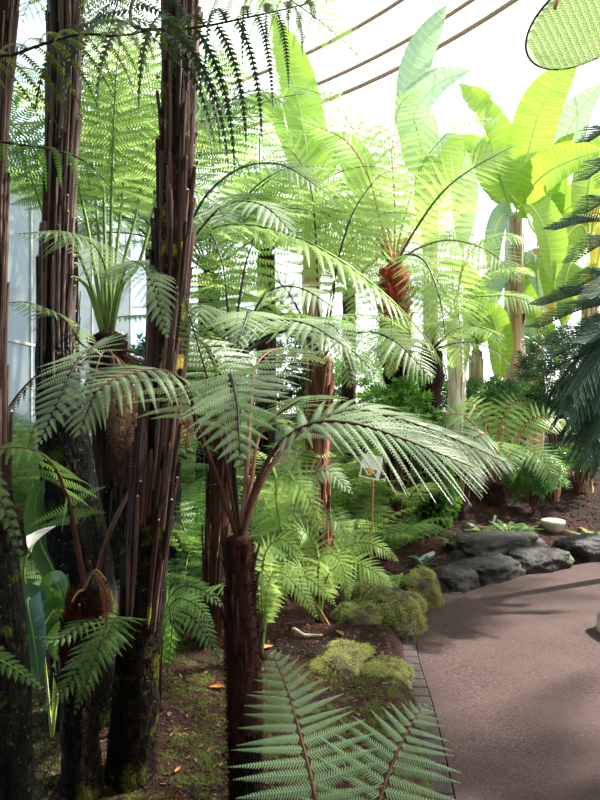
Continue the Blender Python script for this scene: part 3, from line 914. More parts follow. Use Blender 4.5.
for p in ([(190, 405, 2.95), (188, 425, 2.93), (186, 450, 2.93)], [(203, 408, 2.95), (205, 420, 2.94), (210, 436, 2.94)]):
    frond(TG, A(*p), .035, 'dead', 'stipe_brown', .003, s0=.1, n=9, m=7, nrm=(0, -1, .1), hang=.1, name='dead_frond', label='hanging orange dead tip')

# ---- H: red split trunk in the centre
bH = base_xy(310, 5.05)
TH = thing('tree_fern', bH, 'tree fern with red flaking trunk, flared and splintered at its base among sunlit ferns', 'tree fern')
cH = at(322, 358, 5.1)
trunk(TH, [bH - [0, 0, .1], at(311, 550, 5.05), at(316, 480, 5.05), at(319, 400, 5.1), cH], [.21, .17, .09, .082, .075], ('redwood', 'bark_red'), .22, 90, .35, (.1, .92), ('redwood', 'old_b', 'old_c'), seed=23, split=.2, out=.03, sw=.03)
frond(TH, [cH] + A((333, 300, 5.1), (337, 265, 5.05), (352, 215, 5.0), (375, 180, 4.95), (392, 170, 4.9)), .42, 'bright', 'stipe_dark', .011, s0=.32, n=20, m=17, nrm=(.1, -.9, .4), hang=.12, fwd=(-5, 40))
frond(TH, [cH] + A((318, 300, 5.2), (316, 240, 5.3), (310, 185, 5.4), (290, 150, 5.5), (262, 145, 5.5)), .42, 'bright', 'stipe_dark', .011, s0=.32, n=20, m=17, nrm=(0, -.9, .4), hang=.2)
frond(TH, [cH] + A((328, 310, 5.3), (345, 250, 5.6), (380, 215, 5.8), (420, 215, 5.9)), .36, 'bright', 'stipe_brown', .011, s0=.3, n=18, m=15, nrm=(0, -.7, .7), hang=.3)
frond(TH, [cH] + A((306, 325, 5.0), (282, 285, 4.9), (250, 272, 4.8), (215, 290, 4.7)), .36, 'mid', 'stipe_dark', .011, s0=.3, n=18, m=15, nrm=(0, -.5, .8), hang=.3)
frond(TH, [cH] + A((340, 340, 4.9), (370, 332, 4.7), (400, 345, 4.5), (432, 380, 4.4)), .33, 'mid', 'stipe_dark', .010, s0=.25, n=18, m=15, nrm=(0, -.5, .8), hang=.35)
frond(TH, [cH] + A((325, 335, 4.8), (332, 325, 4.5), (345, 345, 4.3), (352, 385, 4.2)), .3, 'silver', 'stipe_dark', .010, s0=.3, n=17, m=15, nrm=(0, -.7, .7), hang=.3)
crown(TH, cH, 7, 1.6, (35, 70), (-35, 0), .36, ('bright', 'mid', 'bright'), 'stipe_brown', (1.5, 4.2), .22, 19, .25, .010, 4, seed=25)

# ---- I: tall sunlit tree fern with scarlet crown base
bI = base_xy(400, 7.0)
TI = thing('tree_fern', bI, 'tall tree fern with scarlet scaly neck under a crown of glowing yellow-green fronds', 'tree fern')
cI = at(394, 268, 6.9)
trunk(TI, [bI - [0, 0, .1], at(398, 440, 7.0), at(396, 360, 6.95), at(395, 300, 6.9), cI], [.15, .13, .13, .155, .13], ('bark_scarlet', 'bark_black'), .2, 130, .10, (.62, .98), ('fuzzred', 'redwood', 'bark_scarlet'), fuzz=5000, fuzz_rng=(.62, 1), fuzz_len=.07, fuzz_mat='fuzzred', seed=27, split=.6, out=.05, sw=.035)
for k, p in enumerate(([(380, 220, 6.8), (368, 175, 6.7), (345, 140, 6.6), (300, 120, 6.5)], [(395, 210, 7.0), (392, 150, 7.1), (400, 105, 7.2), (420, 90, 7.3)], [(412, 235, 6.9), (440, 195, 6.8), (470, 170, 6.7), (515, 145, 6.6)], [(415, 250, 6.7), (450, 240, 6.4), (490, 252, 6.2), (520, 280, 6.1)], [(370, 240, 6.7), (335, 215, 6.5), (290, 215, 6.4), (250, 245, 6.3)], [(385, 215, 7.2), (365, 150, 7.4), (330, 100, 7.6), (290, 85, 7.7)], [(405, 215, 7.2), (425, 160, 7.5), (460, 125, 7.7), (500, 120, 7.8)], [(378, 246, 6.5), (362, 240, 6.3), (350, 262, 6.1), (346, 300, 6.0)], [(405, 255, 6.5), (425, 262, 6.1), (440, 300, 5.9), (446, 345, 5.9)])):
    frond(TI, [cI] + A(*p), (.55, .50, .46, .42, .55, .5, .5, .4, .42)[k], 'bright', ('stipe_tan', 'stipe_tan', 'stipe_dark', 'stipe_green', 'stipe_tan', 'stipe_green', 'stipe_green', 'stipe_dark', 'stipe_dark')[k], .014, s0=.2, n=22, m=17, nrm=(0, -.75, .6), hang=.25)
for k, p in enumerate(([(405, 318, 6.6), (410, 332, 6.5), (404, 352, 6.5)], [(384, 318, 6.6), (378, 336, 6.5), (380, 368, 6.5)], [(392, 322, 6.5), (392, 338, 6.4), (390, 378, 6.4)], [(416, 280, 6.8), (428, 310, 6.7), (430, 350, 6.7)], [(370, 280, 6.8), (358, 310, 6.7), (352, 350, 6.7)])):
    frond(TI, [at(394, 332, 6.85), at((394 + p[0][0]) / 2, 324, 6.7)] + A(*p), .20, ('bright', 'mid')[k % 2], 'stipe_green', .008, s0=.2, n=17, m=12, nrm=(0, -1, .2), hang=.4)
crown(TI, cI, 6, 2.1, (45, 75), (-20, 10), .50, ('bright',), 'stipe_tan', (.8, 3.3), .2, 20, .25, .013, 3.5, seed=29)

# ---- J: dark trunk wrapped with ivy
bJ = base_xy(433, 7.0)
TJ = thing('tree_fern', bJ, 'tree fern with nearly black trunk wrapped by small green climbing leaves near the soil', 'tree fern')
cJ = at(431, 352, 7.1)
trunk(TJ, [bJ - [0, 0, .1], at(433, 460, 7.0), at(431, 400, 7.05), cJ], [.13, .11, .10, .12], ('bark_core', 'bark_black'), .2, 60, .25, (.3, .95), ('old_c', 'stipe_brown'), fuzz=1200, fuzz_rng=(.5, 1), fuzz_len=.06, fuzz_mat='fuzzdark', seed=31, split=.4, out=.04)
crown(TJ, cJ, 9, 1.1, (15, 50), (-60, -25), .30, ('mid', 'bright', 'silver'), 'stipe_dark', (0, 2 * math.pi), .2, 18, .35, .010, 3.6, seed=33)


def leaf_cloud(name, root, cen, rad, count, ln, wd, mat, seed, surface=.4, up=.3, shape=None):
    """many small lens-shaped leaves filling a crown"""
    r = np.random.default_rng(seed)
    d = unit(r.normal(size=(count, 3)))
    rr = r.uniform(surface, 1, count) ** .5
    lump = np.array([1 + .28 * noise.noise(Vector(tuple(x * 2.2 + seed))) for x in d])
    p = np.asarray(cen) + d * (rr * lump)[:, None] * np.asarray(rad)
    g = unit(d * .8 + r.normal(size=(count, 3)) * .55 + np.array([0, 0, up]))
    s = unit(np.cross(g, r.normal(size=(count, 3))))
    nn = np.cross(g, s)
    l = ln * r.uniform(.6, 1.25, count)[:, None]
    w = wd * r.uniform(.7, 1.2, count)[:, None]
    a, b, c, e = p, p + g * l * .45 + s * w * .5 - nn * w * .1, p + g * l - nn * l * .12, p + g * l * .45 - s * w * .5 - nn * w * .1
    m_ = p + g * l * .5 + nn * w * .12
    V = np.stack([a, b, c, e, m_], 1).reshape(-1, 3)
    i = np.arange(count)[:, None] * 5
    T = np.concatenate([i + np.array(x) for x in ((0, 1, 4), (1, 2, 4), (2, 3, 4), (3, 0, 4))])
    return mesh_obj(name, V, None, T, [M[mat]], root, np.array(root.location) if root is not None else np.asarray(cen))


ivy = thing('climbing_ivy', bJ, 'small-leaved green climber wrapped round the lower half of the blackish trunk', 'ivy')
mb = MB()
for k in range(7):
    a0 = k * .9
    C = np.array([[bJ[0] + .15 * math.cos(a0 + z * 3), bJ[1] + .15 * math.sin(a0 + z * 3), bJ[2] + z] for z in np.linspace(0, 1.0 - .08 * k, 20)])
    tube(mb, C, .006, 5)
mb.build('stem', [M['stipe_brown']], ivy, bJ)
f = leaf_cloud('foliage', ivy, bJ + [0, -.03, .42], (.24, .24, .55), 1500, .075, .05, 'ivy', 41, .5, -.2)

# ---- O: pale-trunked tree fern among the bananas
bO = base_xy(455, 8.6)
TO = thing('tree_fern', bO, 'tree fern with pale whitish trunk, feathery fronds reaching level across the banana stems', 'tree fern')
cO = at(455, 322, 8.6)
trunk(TO, [bO - [0, 0, .1], at(455, 430, 8.6), at(456, 380, 8.6), cO], [.13, .11, .10, .11], ('palebark', 'palebark'), .10, 40, .3, (.2, .95), ('palebark', 'bananabark'), seed=35, out=.03, sw=.03)
for k, p in enumerate(([(470, 300, 8.4), (490, 296, 8.2), (520, 298, 8.0), (548, 312, 7.9)], [(462, 270, 8.5), (478, 245, 8.4), (505, 235, 8.2), (530, 245, 8.1)], [(440, 285, 8.4), (420, 262, 8.2), (395, 262, 8.0), (365, 285, 7.9)], [(452, 270, 8.8), (450, 225, 9), (462, 190, 9.1), (485, 180, 9.2)], [(455, 300, 8.0), (458, 300, 7.6), (460, 330, 7.3), (462, 375, 7.2)])):
    frond(TO, [cO] + A(*p), .42, 'bright', 'stipe_green', .012, s0=.2, n=20, m=14, nrm=(0, -.6, .8), hang=.4)
crown(TO, cO, 5, 1.9, (45, 70), (-35, -5), .4, ('bright', 'mid'), 'stipe_green', (.3, 2.9), .2, 18, .3, .012, 3.6, seed=36)

# ---- M: low spreading fern on the red mulch
bM = base_xy(494, 7.9)
TM = thing('tree_fern', bM, 'low yellow-green tree fern over the red mulch, two cut tan stalks upright', 'tree fern')
cM = bM + [0, 0, .22]
trunk(TM, [bM - [0, 0, .1], bM + [0, 0, .1], cM], [.12, .12, .08], ('bark_core',), .2, 20, .1, (.3, .9), ('old_c',), fuzz=500, fuzz_rng=(.3, 1), fuzz_len=.05, seed=37)
for k, p in enumerate(([(490, 440, 7.5), (478, 436, 7.2), (468, 456, 7.0), (482, 494, 6.9)], [(515, 442, 7.9), (530, 420, 8.0), (552, 418, 8.1), (575, 432, 8.2)], [(510, 455, 7.6), (525, 448, 7.4), (545, 462, 7.2), (556, 488, 7.1)], [(480, 435, 8.0), (462, 415, 8.1), (440, 418, 8.2), (420, 436, 8.3)], [(500, 430, 8.2), (510, 405, 8.4), (530, 400, 8.6), (550, 410, 8.7)], [(486, 430, 8.2), (476, 405, 8.4), (462, 402, 8.6), (445, 412, 8.8)], [(500, 448, 7.5), (505, 444, 7.2), (512, 462, 7.0), (514, 480, 6.95)])):
    frond(TM, [cM] + A(*p), (.30, .34, .30, .3, .3, .3, .25)[k], ('silver', 'bright', 'mid', 'mid', 'bright', 'bright', 'mid')[k], 'stipe_tan', .010, s0=.3, n=17, m=14, nrm=(0, -.7, .7), hang=.25)
for x0, x1, y1 in ((486, 489, 424), (492, 503, 427)):
    mb = MB()
    tube(mb, curve(A((x0, 462, 7.7), ((x0 + x1) / 2 - 1, 445, 7.65), (x1, y1, 7.6)), 10), np.linspace(.022, .014, 10), 7)
    mb.build('cut_stalk', [M['stipe_tan']], TM, np.array(TM.location))


# ------------------------------------------------------------- ground ferns
def ground_fern(px, y, label, fr, mats, smat='stipe_green', s0=.2, n=22, group=None, W=None, dz=0.04, r0=.005, base=None, **kw):
    b = base_xy(px, y) if base is None else np.asarray(base)
    t = thing('ground_fern', b, label, 'fern', group)
    mb = MB()
    C = np.array([b - [0, 0, .03], b + [0, 0, dz]])
    tube(mb, curve(C, 4), [.035, .04, .035, .02], 8)
    mb.build('rootstock', [M['bark_core']], t, b)
    for i, (p, w) in enumerate(fr):
        frond(t, [b + [0, 0, dz * .5]] + A(*p), w, mats[i % len(mats)], smat, r0, s0=s0, n=n, m=lod(w, y, 2.1), nrm=kw.get('nrm', (0, -.6, .8)), hang=kw.get('hang', .3))
    return t


def rosette(px, y, label, k, L, W, mats, seed, e0=(45, 75), e1=(-40, 0), smat='stipe_green', n=16, hang=.3, s0=.16, px_=3.2, ov=1.0, group=None):
    b = base_xy(px, y)
    t = thing('ground_fern', b, label, 'fern', group)
    mb = MB()
    tube(mb, curve(np.array([b - [0, 0, .03], b + [0, 0, .05]]), 4), [.035, .04, .035, .02], 8)
    mb.build('rootstock', [M['bark_core']], t, b)
    crown(t, b + [0, 0, .03], k, L, e0, e1, W, mats, smat, (0, 2 * math.pi), s0, n, hang, .005, px_, seed=seed)
    return t


# foreground pair of fronds at the bottom edge
bg = np.array([.12, 1.22, gz(.12, 1.22)])
t = thing('ground_fern', bg, 'large fern at the bottom of the picture spreading two broad flat fronds by the kerb', 'fern')
mb = MB(); tube(mb, curve(np.array([bg - [0, 0, .03], bg + [0, 0, .12]]), 4), [.05, .06, .05, .03], 8); mb.build('rootstock', [M['bark_core']], t, bg)
frond(t, [bg + [0, 0, .1], at(330, 900, 1.42), at(318, 810, 1.6), at(303, 745, 1.78), at(288, 692, 1.98), at(272, 652, 2.12)], .205, 'grey', 'stipe_brown', .006, s0=.36, n=17, m=27, nrm=(0, -.5, 1), hang=.14, fwd=(-4, 40), shape=.3, label='darker green flat frond')
frond(t, [bg + [.02, 0, .1], at(362, 900, 1.42), at(376, 815, 1.6), at(392, 765, 1.74), at(408, 730, 1.86), at(424, 704, 1.97)], .21, 'grey', 'stipe_brown', .006, s0=.36, n=14, m=27, nrm=(.1, -.5, 1), hang=.14, fwd=(-2, 38), shape=.3, label='brighter green flat frond')
crown(t, bg + [0, 0, .1], 3, .7, (40, 55), (-20, 0), .16, ('mid', 'dark'), 'stipe_brown', (3.6, 5.6), .3, 16, .2, .006, 5, seed=44)

ground_fern(134, 2.85, 'green fern drooping in front of the dark speckled trunk, rooted behind the tall mossy one', [
    ([(132, 650, 2.72), (118, 622, 2.5), (98, 645, 2.3), (60, 694, 2.15), (42, 712, 2.1)], .13),
    ([(130, 640, 2.68), (112, 612, 2.5), (90, 618, 2.35), (62, 638, 2.25), (36, 638, 2.2)], .10),
    ([(132, 650, 2.66), (122, 618, 2.4), (106, 632, 2.25), (88, 680, 2.15), (76, 712, 2.1)], .12)], ('mid', 'mid', 'dark'), 'stipe_dark', .34, 24)
ground_fern(160, 3.05, 'green fern leaning out over the moss between the two nearest trunks', [
    ([(164, 620, 2.9), (176, 590, 2.75), (198, 588, 2.65), (224, 606, 2.6)], .11),
    ([(164, 630, 2.9), (180, 612, 2.7), (200, 625, 2.6), (222, 664, 2.55)], .11),
    ([(162, 630, 2.85), (168, 606, 2.65), (172, 630, 2.55), (166, 682, 2.5)], .10),
    ([(162, 630, 2.95), (175, 600, 2.85), (196, 605, 2.8), (214, 625, 2.75)], .1)], ('mid', 'dark', 'dark'), 'stipe_dark', .26, 23)
ground_fern(20, 1.95, 'fern at the picture edge low down, one narrow green frond reaching inward', [
    ([(-40, 680, 1.9), (-30, 655, 1.85), (0, 660, 1.82), (46, 690, 1.8)], .07)], ('mid',), 'stipe_green', .35, 24, base=(-.98, 1.75, .1))
# sunlit clump in the middle of the bed
K = 'sunlit ferns among the middle bed'
ground_fern(262, 3.75, 'bright yellow-green fern close beside the short fuzzy trunk above the litter', [
    ([(268, 585, 3.65), (280, 572, 3.55), (300, 590, 3.5), (318, 618, 3.45)], .11), ([(262, 575, 3.65), (268, 548, 3.6), (284, 540, 3.55), (306, 560, 3.5)], .12),
    ([(258, 590, 3.65), (258, 572, 3.6), (264, 580, 3.5), (272, 608, 3.4)], .1), ([(272, 590, 3.7), (296, 575, 3.7), (318, 585, 3.65), (336, 605, 3.6)], .11)], ('bright', 'bright', 'mid'), 'stipe_green', .22, 21)
ground_fern(320, 4.3, 'pale lime fern spreading flat beside the mossy boulder, largest of the sunlit clump', [
    ([(326, 580, 4.2), (340, 565, 4.1), (362, 565, 4.0), (392, 585, 3.95)], .17), ([(318, 575, 4.2), (322, 555, 4.1), (340, 560, 3.95), (350, 598, 3.85)], .16),
    ([(310, 585, 4.2), (300, 568, 4.1), (284, 575, 4.0), (268, 600, 3.95)], .15), ([(330, 570, 4.3), (350, 545, 4.3), (375, 545, 4.25), (398, 560, 4.2)], .15), ([(318, 570, 4.3), (312, 540, 4.3), (298, 530, 4.25), (280, 545, 4.2)], .15)], ('bright',), 'stipe_green', .2, 22)
ground_fern(285, 4.7, 'pale green fern with long upright fronds just behind the short fuzzy trunk', [
    ([(282, 540, 4.6), (276, 500, 4.5), (280, 475, 4.4), (305, 492, 4.3), (322, 530, 4.25)], .22), ([(290, 540, 4.6), (300, 490, 4.5), (325, 470, 4.4), (352, 492, 4.3)], .22),
    ([(280, 545, 4.6), (266, 505, 4.5), (258, 490, 4.3), (254, 520, 4.2)], .2), ([(294, 550, 4.5), (312, 520, 4.4), (335, 520, 4.3), (356, 550, 4.2)], .2), ([(288, 540, 4.8), (290, 480, 4.9), (306, 450, 5.0), (335, 455, 5.0)], .22)], ('bright', 'silver', 'bright', 'mid'), 'stipe_green', .22, 22)
rosette(352, 5.6, 'leafy green fern with broad strap leaflets growing round the cane of the picture sign', 12, .85, .20, ('mid', 'bright'), 51, (50, 80), (-30, 10), n=11, px_=9, hang=.35)
rosette(385, 5.9, 'dark green fern with broad leaflets leaning toward the dark soil by the picture sign', 11, .8, .20, ('mid', 'dark'), 52, (40, 75), (-40, 5), n=11, px_=9, hang=.4)
rosette(345, 6.6, 'mid green fern standing behind the picture sign under the sunlit fronds', 12, 1.0, .22, ('mid', 'bright'), 53, (45, 80), (-30, 10))
rosette(290, 6.2, 'light green fern behind the red splintered trunk base', 12, 1.1, .24, ('bright', 'mid'), 54, (45, 80), (-30, 10))
rosette(372, 4.95, 'small bright fern at the top edge of the mossy boulder', 8, .42, .12, ('bright', 'mid'), 55, (35, 70), (-40, 0), n=13)
rosette(250, 5.2, 'shaded green fern in the gap beyond the slender dark red trunk', 11, .9, .2, ('mid', 'dark'), 56, (40, 75), (-35, 5))
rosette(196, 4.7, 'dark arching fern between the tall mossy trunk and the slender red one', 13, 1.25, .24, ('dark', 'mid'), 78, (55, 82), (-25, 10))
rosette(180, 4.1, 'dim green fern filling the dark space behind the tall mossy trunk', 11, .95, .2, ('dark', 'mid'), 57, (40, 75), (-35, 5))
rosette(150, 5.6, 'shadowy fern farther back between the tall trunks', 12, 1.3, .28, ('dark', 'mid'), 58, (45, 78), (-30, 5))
rosette(60, 4.6, 'dusky fern in front of the frosted glass, behind the calla lily', 11, .9, .22, ('mid', 'dark'), 59, (40, 75), (-30, 5))
rosette(95, 3.35, 'lacy green fern peeping out behind the two reddish stalks', 10, .8, .17, ('mid', 'dark'), 60, (50, 80), (-20, 10))
rosette(410, 6.5, 'low green fern on the dark soil at the foot of the ivy-wrapped trunk', 9, .3, .14, ('mid', 'ivy'), 61, (35, 65), (-40, 0), n=13)
rosette(462, 8.3, 'airy green fern under the pale whitish trunk', 10, .8, .2, ('mid', 'bright'), 62, (45, 75), (-30, 5))
rosette(400, 8.4, 'bushy fern filling the gap beside the nearly black trunk', 12, 1.1, .24, ('bright', 'mid'), 63, (45, 80), (-20, 10))
rosette(320, 8.6, 'tall fern deep in the bed beyond the red flaking trunk', 13, 1.6, .3, ('bright', 'mid'), 64, (55, 82), (-20, 10))
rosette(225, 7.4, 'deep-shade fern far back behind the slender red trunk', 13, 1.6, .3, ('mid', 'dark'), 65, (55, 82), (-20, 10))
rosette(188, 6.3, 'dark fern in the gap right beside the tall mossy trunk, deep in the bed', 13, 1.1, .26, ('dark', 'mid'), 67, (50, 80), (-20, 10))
rosette(398, 6.7, 'lush fern at the foot of the scarlet-necked tree fern', 14, 1.0, .24, ('mid', 'bright'), 68, (50, 80), (-25, 10))
rosette(45, 5.9, 'olive fern before the frosted glass, half hidden by the pale-scarred trunk', 13, 1.6, .26, ('mid', 'dark'), 69, (55, 82), (-15, 10))
rosette(345, 7.4, 'leafy fern under the long sunlit frond, behind the picture sign', 13, 1.2, .26, ('bright', 'mid'), 70, (50, 80), (-20, 10))
rosette(30, 7.2, 'fern standing tall against the frosted glass by the timber post', 12, 1.5, .28, ('mid', 'dark'), 66, (55, 82), (-10, 15))

# more tree ferns deep in the bed
for px, y, py, lab, mt, sd, W, L in ((62, 6.2, 215, 'bushy tree fern against the bright glass behind the pale-scarred trunk', ('mid', 'bright'), 71, .4, 2.1),
                                     (262, 7.4, 255, 'tree fern deep behind, its light green crown seen between purple-brown and scarlet trunks', ('bright', 'mid'), 72, .42, 2.2),
                                     (150, 8.2, 190, 'distant leafy tree fern whose crown fills the gap between the tall trunks', ('mid', 'bright'), 73, .46, 2.5),
                                     (205, 6.3, 275, 'tree fern in the shade beyond the slender red trunk, crown of soft green', ('mid', 'silver'), 75, .4, 1.9),
                                     (345, 10.2, 290, 'far sunlit tree fern beneath the glass roof beyond the scarlet-necked one', ('bright',), 74, .46, 2.4)):
    b = base_xy(px, y)
    t = thing('tree_fern', b, lab, 'tree fern')
    c = at(px + 4, py, y)
    L = min(L, .85) if px < 70 else L
    trunk(t, [b - [0, 0, .1], (b + c) / 2 + [.03, 0, 0], c], [.13, .11, .10], ('bark_core', 'bark_black'), .15, 50, .4, (.2, .95), ('old_c', 'old_b'), seed=sd, split=.4)
    crown(t, c, 15, L, (35, 70), (-50, -5), W, mt, 'stipe_dark', (0, 2 * math.pi), .2, 19, .3, .012, 3.6, seed=sd)


# unseen tree ferns added around the viewer to shade the path and foreground
for x, y, h, lab, sd, k, L in ((2.75, 2.6, 4.0, 'tall tree fern added out of view for shade, across the path', 171, 16, 2.3), (3.1, .3, 4.3, 'tall tree fern added out of view for shade, on the far kerb behind', 172, 15, 2.4), (-2.3, 1.4, 3.9, 'tall tree fern added out of view for shade, at the left of the viewer', 173, 15, 2.3),
                               (-1.5, -.3, 4.2, 'tall tree fern added out of view for shade, by the added back wall', 174, 16, 1.8), (1.3, -.4, 4.4, 'tall tree fern added out of view for shade, over the path start', 175, 16, 1.8), (5.0, 4.3, 4.3, 'tall tree fern added out of view for shade, beyond the conifer', 176, 22, 2.3), (5.4, 7.8, 4.7, 'tall tree fern added out of view for shade, far along the path bend', 180, 22, 1.7), (-2.9, 2.9, 3.0, 'shorter tree fern added out of view for shade, left of the black mossy trunk', 177, 20, 1.5), (-3.0, .5, 2.6, 'shorter tree fern added out of view for shade, by the left bed edge', 178, 20, 1.9), (-1.4, .35, 2.9, 'tree fern added out of view for shade, close beside the viewer', 179, 18, 1.7)):
    b = np.array([x, y, 0.0])
    t = thing('tree_fern', b, lab, 'tree fern')
    trunk(t, [b - [0, 0, .1], b + [.05, 0, h * .5], b + [0, 0, h]], [.11, .09, .08], ('bark_core', 'bark_low'), .15, 60, .5, (.2, .95), seed=sd, split=.4)
    crown(t, b + [0, 0, h], k, L, (20, 55), (-30, 0), .42, ('mid', 'dark'), 'stipe_dark', (0, 2 * math.pi), .15, 18, .3, .012, 6, seed=sd)


# ------------------------------------------------------------------ bananas
def blade(root, C, width, mat='banana', fold=.35, nrm=(0, -.8, .6), pet=.12, rib=.02, seed=0, tip=.9, wav=.02, label=None):
    """one banana leaf: petiole and midrib tube with a folded, lightly torn blade"""
    r = random.Random(seed)
    NB = 130
    C = curve(C, NB)
    T = tangents(C)
    k0 = int(pet * NB)
    n = NB - k0
    s = np.linspace(0, 1, n)
    w = width * np.minimum(1, (s / .16 + .02)) ** .55 * np.clip(1 - np.clip((s - .55) / .45, 0, 1) ** 2.2, 0.02, 1) * tip / .9
    Sv = unit(np.cross(T, np.asarray(nrm, float)))
    N = np.cross(Sv, T)
    us = np.array([-1, -.82, -.6, -.35, -.12, 0, .12, .35, .6, .82, 1.0])
    V = np.zeros((n, len(us), 3))
    for i in range(n):
        c = C[k0 + i]
        for j, u in enumerate(us):
            ph = noise.noise(Vector((i * .07, seed * 3.1 + (1 if u > 0 else -1), 0)))
            ripple = wav * width / .3 * (noise.noise(Vector((i * .17, u * 1.5, seed))) + .30 * ((i % 3) - 1) * min(1, 3 * (1 - abs(u)) + .3)) * abs(u) ** .5
            a = fold * abs(u)
            jag = 1 + (.07 * noise.noise(Vector((i * .6, seed, u)))) * (abs(u) > .9)
            V[i, j] = c + Sv[k0 + i] * w[i] * u * math.cos(a) * jag + N[k0 + i] * (w[i] * abs(u) * math.sin(a) + ripple + .05 * width * ph * u * u)
    m = len(us)
    Q = [(i * m + j, i * m + j + 1, (i + 1) * m + j + 1, (i + 1) * m + j) for i in range(n - 1) for j in range(m - 1)]
    mi = [1 if i % 5 == 0 else 0 for i in range(n - 1) for j in range(m - 1)]
    o0 = np.array(root.location)
    f = mesh_obj('leaf', V.reshape(-1, 3), Q, None, [M[mat], M[mat + '_vein'] if mat + '_vein' in M else M[mat]], root, o0, mi)
    mb = MB()
    tube(mb, C, np.linspace(rib, rib * .12, NB), 7)
    mb.build('midrib', [M['bananarib']], f, o0)
    if label:
        f['label'] = label
    return f


def banana(px, y, top, lab, leaves, r0=.13, lean=0, seed=1, hang_dead=3):
    b = base_xy(px, y)
    t = thing('banana_plant', b, lab, 'banana plant')
    c = at(px + lean, top, y)
    trunk(t, [b - [0, 0, .1], (b * 2 + c) / 3, (b + 2 * c) / 3, c], [r0 * 1.15, r0, r0 * .9, r0 * .7], ('bananabark',), .07, 46, 1.0, (0, .9), ('bananabark', 'palebark'), seed=seed, out=.03, sw=.06, name='pseudostem')
    for i, (p, w, mt, kw) in enumerate(leaves):
        blade(t, [c - [0, 0, .1]] + A(*p), w, mt, seed=seed * 11 + i, **kw)
    return t


banana(512, 10.6, 215, 'banana plant with tall peeling brown stem and the largest upright yellow-green leaf', [
    ([(520, 190, 10.5), (530, 145, 10.4), (545, 100, 10.3), (578, 55, 10.2)], .36, 'banana', dict(fold=.25, nrm=(-.35, -.9, .2))),
    ([(500, 175, 10.6), (488, 135, 10.5), (478, 112, 10.2), (458, 82, 10.0)], .44, 'banana', dict(fold=.3, nrm=(.15, -.9, .35))),
    ([(530, 190, 10.2), (548, 172, 9.9), (572, 160, 9.7), (604, 150, 9.5)], .32, 'banana', dict(fold=.35, nrm=(.2, -.95, .3))),
    ([(495, 195, 10.9), (480, 160, 11.1), (465, 150, 11.2), (448, 170, 11.3), (440, 205, 11.3)], .30, 'banana', dict(fold=.5, nrm=(0, -.8, .6))),
    ([(525, 205, 10.1), (536, 212, 9.8), (548, 240, 9.6), (552, 285, 9.5)], .28, 'banana', dict(fold=.45, nrm=(.1, -1, .2))),
    ([(505, 215, 10.1), (497, 225, 9.8), (492, 250, 9.6), (494, 282, 9.5)], .2, 'bananapale', dict(fold=.8, nrm=(-.2, -1, .2)))], .15, 3, 81)
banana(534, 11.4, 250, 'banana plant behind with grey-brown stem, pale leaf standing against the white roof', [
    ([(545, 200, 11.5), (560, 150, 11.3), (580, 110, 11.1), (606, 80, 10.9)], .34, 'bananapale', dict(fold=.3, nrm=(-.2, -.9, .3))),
    ([(555, 225, 11.3), (575, 205, 11.2), (590, 230, 11.1), (596, 290, 11)], .36, 'banana', dict(fold=.4, nrm=(.1, -1, .2))),
    ([(545, 235, 11.2), (552, 180, 11.1), (560, 150, 11.0), (575, 132, 10.9)], .25, 'banana', dict(fold=.4, nrm=(.1, -1, .2))),
    ([(535, 260, 11.0), (538, 300, 10.9), (530, 330, 10.8), (520, 352, 10.7)], .26, 'bananapale', dict(fold=.4, nrm=(.2, -1, .3))),
    ([(528, 262, 10.9), (515, 280, 10.7), (545, 335, 10.6), (560, 370, 10.6)], .22, 'banana', dict(fold=.4, nrm=(.2, -1, .3)))], .13, 2, 82)
banana(476, 10.2, 350, 'young banana plant with short brown stem and green leaf fan between the taller stems', [
    ([(474, 320, 10.1), (470, 290, 10.0), (455, 268, 9.9), (438, 262, 9.9)], .24, 'banana', dict(fold=.4)),
    ([(482, 330, 10.0), (490, 315, 9.9), (498, 340, 9.8), (498, 385, 9.8)], .22, 'banana', dict(fold=.4, nrm=(.1, -1, .2))),
    ([(470, 335, 10.0), (462, 335, 9.8), (456, 360, 9.7), (455, 400, 9.6)], .18, 'bananapale', dict(fold=.4, nrm=(.1, -1, .2))),
    ([(480, 320, 10.4), (492, 285, 10.5), (508, 275, 10.6), (525, 285, 10.6)], .22, 'bananapale', dict(fold=.4))], .10, 0, 83)
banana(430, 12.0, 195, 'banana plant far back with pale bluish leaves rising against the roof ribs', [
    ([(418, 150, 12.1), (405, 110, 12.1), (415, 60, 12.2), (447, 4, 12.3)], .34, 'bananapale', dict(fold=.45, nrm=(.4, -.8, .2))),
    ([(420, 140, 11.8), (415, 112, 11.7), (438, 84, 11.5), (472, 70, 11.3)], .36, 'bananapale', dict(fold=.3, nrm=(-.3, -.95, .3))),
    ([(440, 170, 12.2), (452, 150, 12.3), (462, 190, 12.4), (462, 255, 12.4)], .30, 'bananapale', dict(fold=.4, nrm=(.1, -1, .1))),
    ([(432, 180, 11.8), (428, 170, 11.6), (425, 200, 11.5), (425, 240, 11.5)], .25, 'banana', dict(fold=.4, nrm=(.1, -1, .1)))], .13, 0, 84)
banana(312, 9.2, 190, 'banana plant behind the centre ferns, one long upright bright green leaf', [
    ([(308, 160, 9.2), (302, 120, 9.2), (290, 70, 9.2), (272, 14, 9.2)], .33, 'banana', dict(fold=.3, nrm=(.35, -.9, .1))),
    ([(302, 160, 9.3), (285, 125, 9.4), (262, 105, 9.5), (232, 105, 9.6)], .28, 'banana', dict(fold=.4, nrm=(0, -.8, .6))),
    ([(318, 175, 9.1), (335, 150, 9), (355, 165, 8.9), (362, 205, 8.8)], .26, 'banana', dict(fold=.4, nrm=(0, -.9, .4)))], .12, 0, 85)
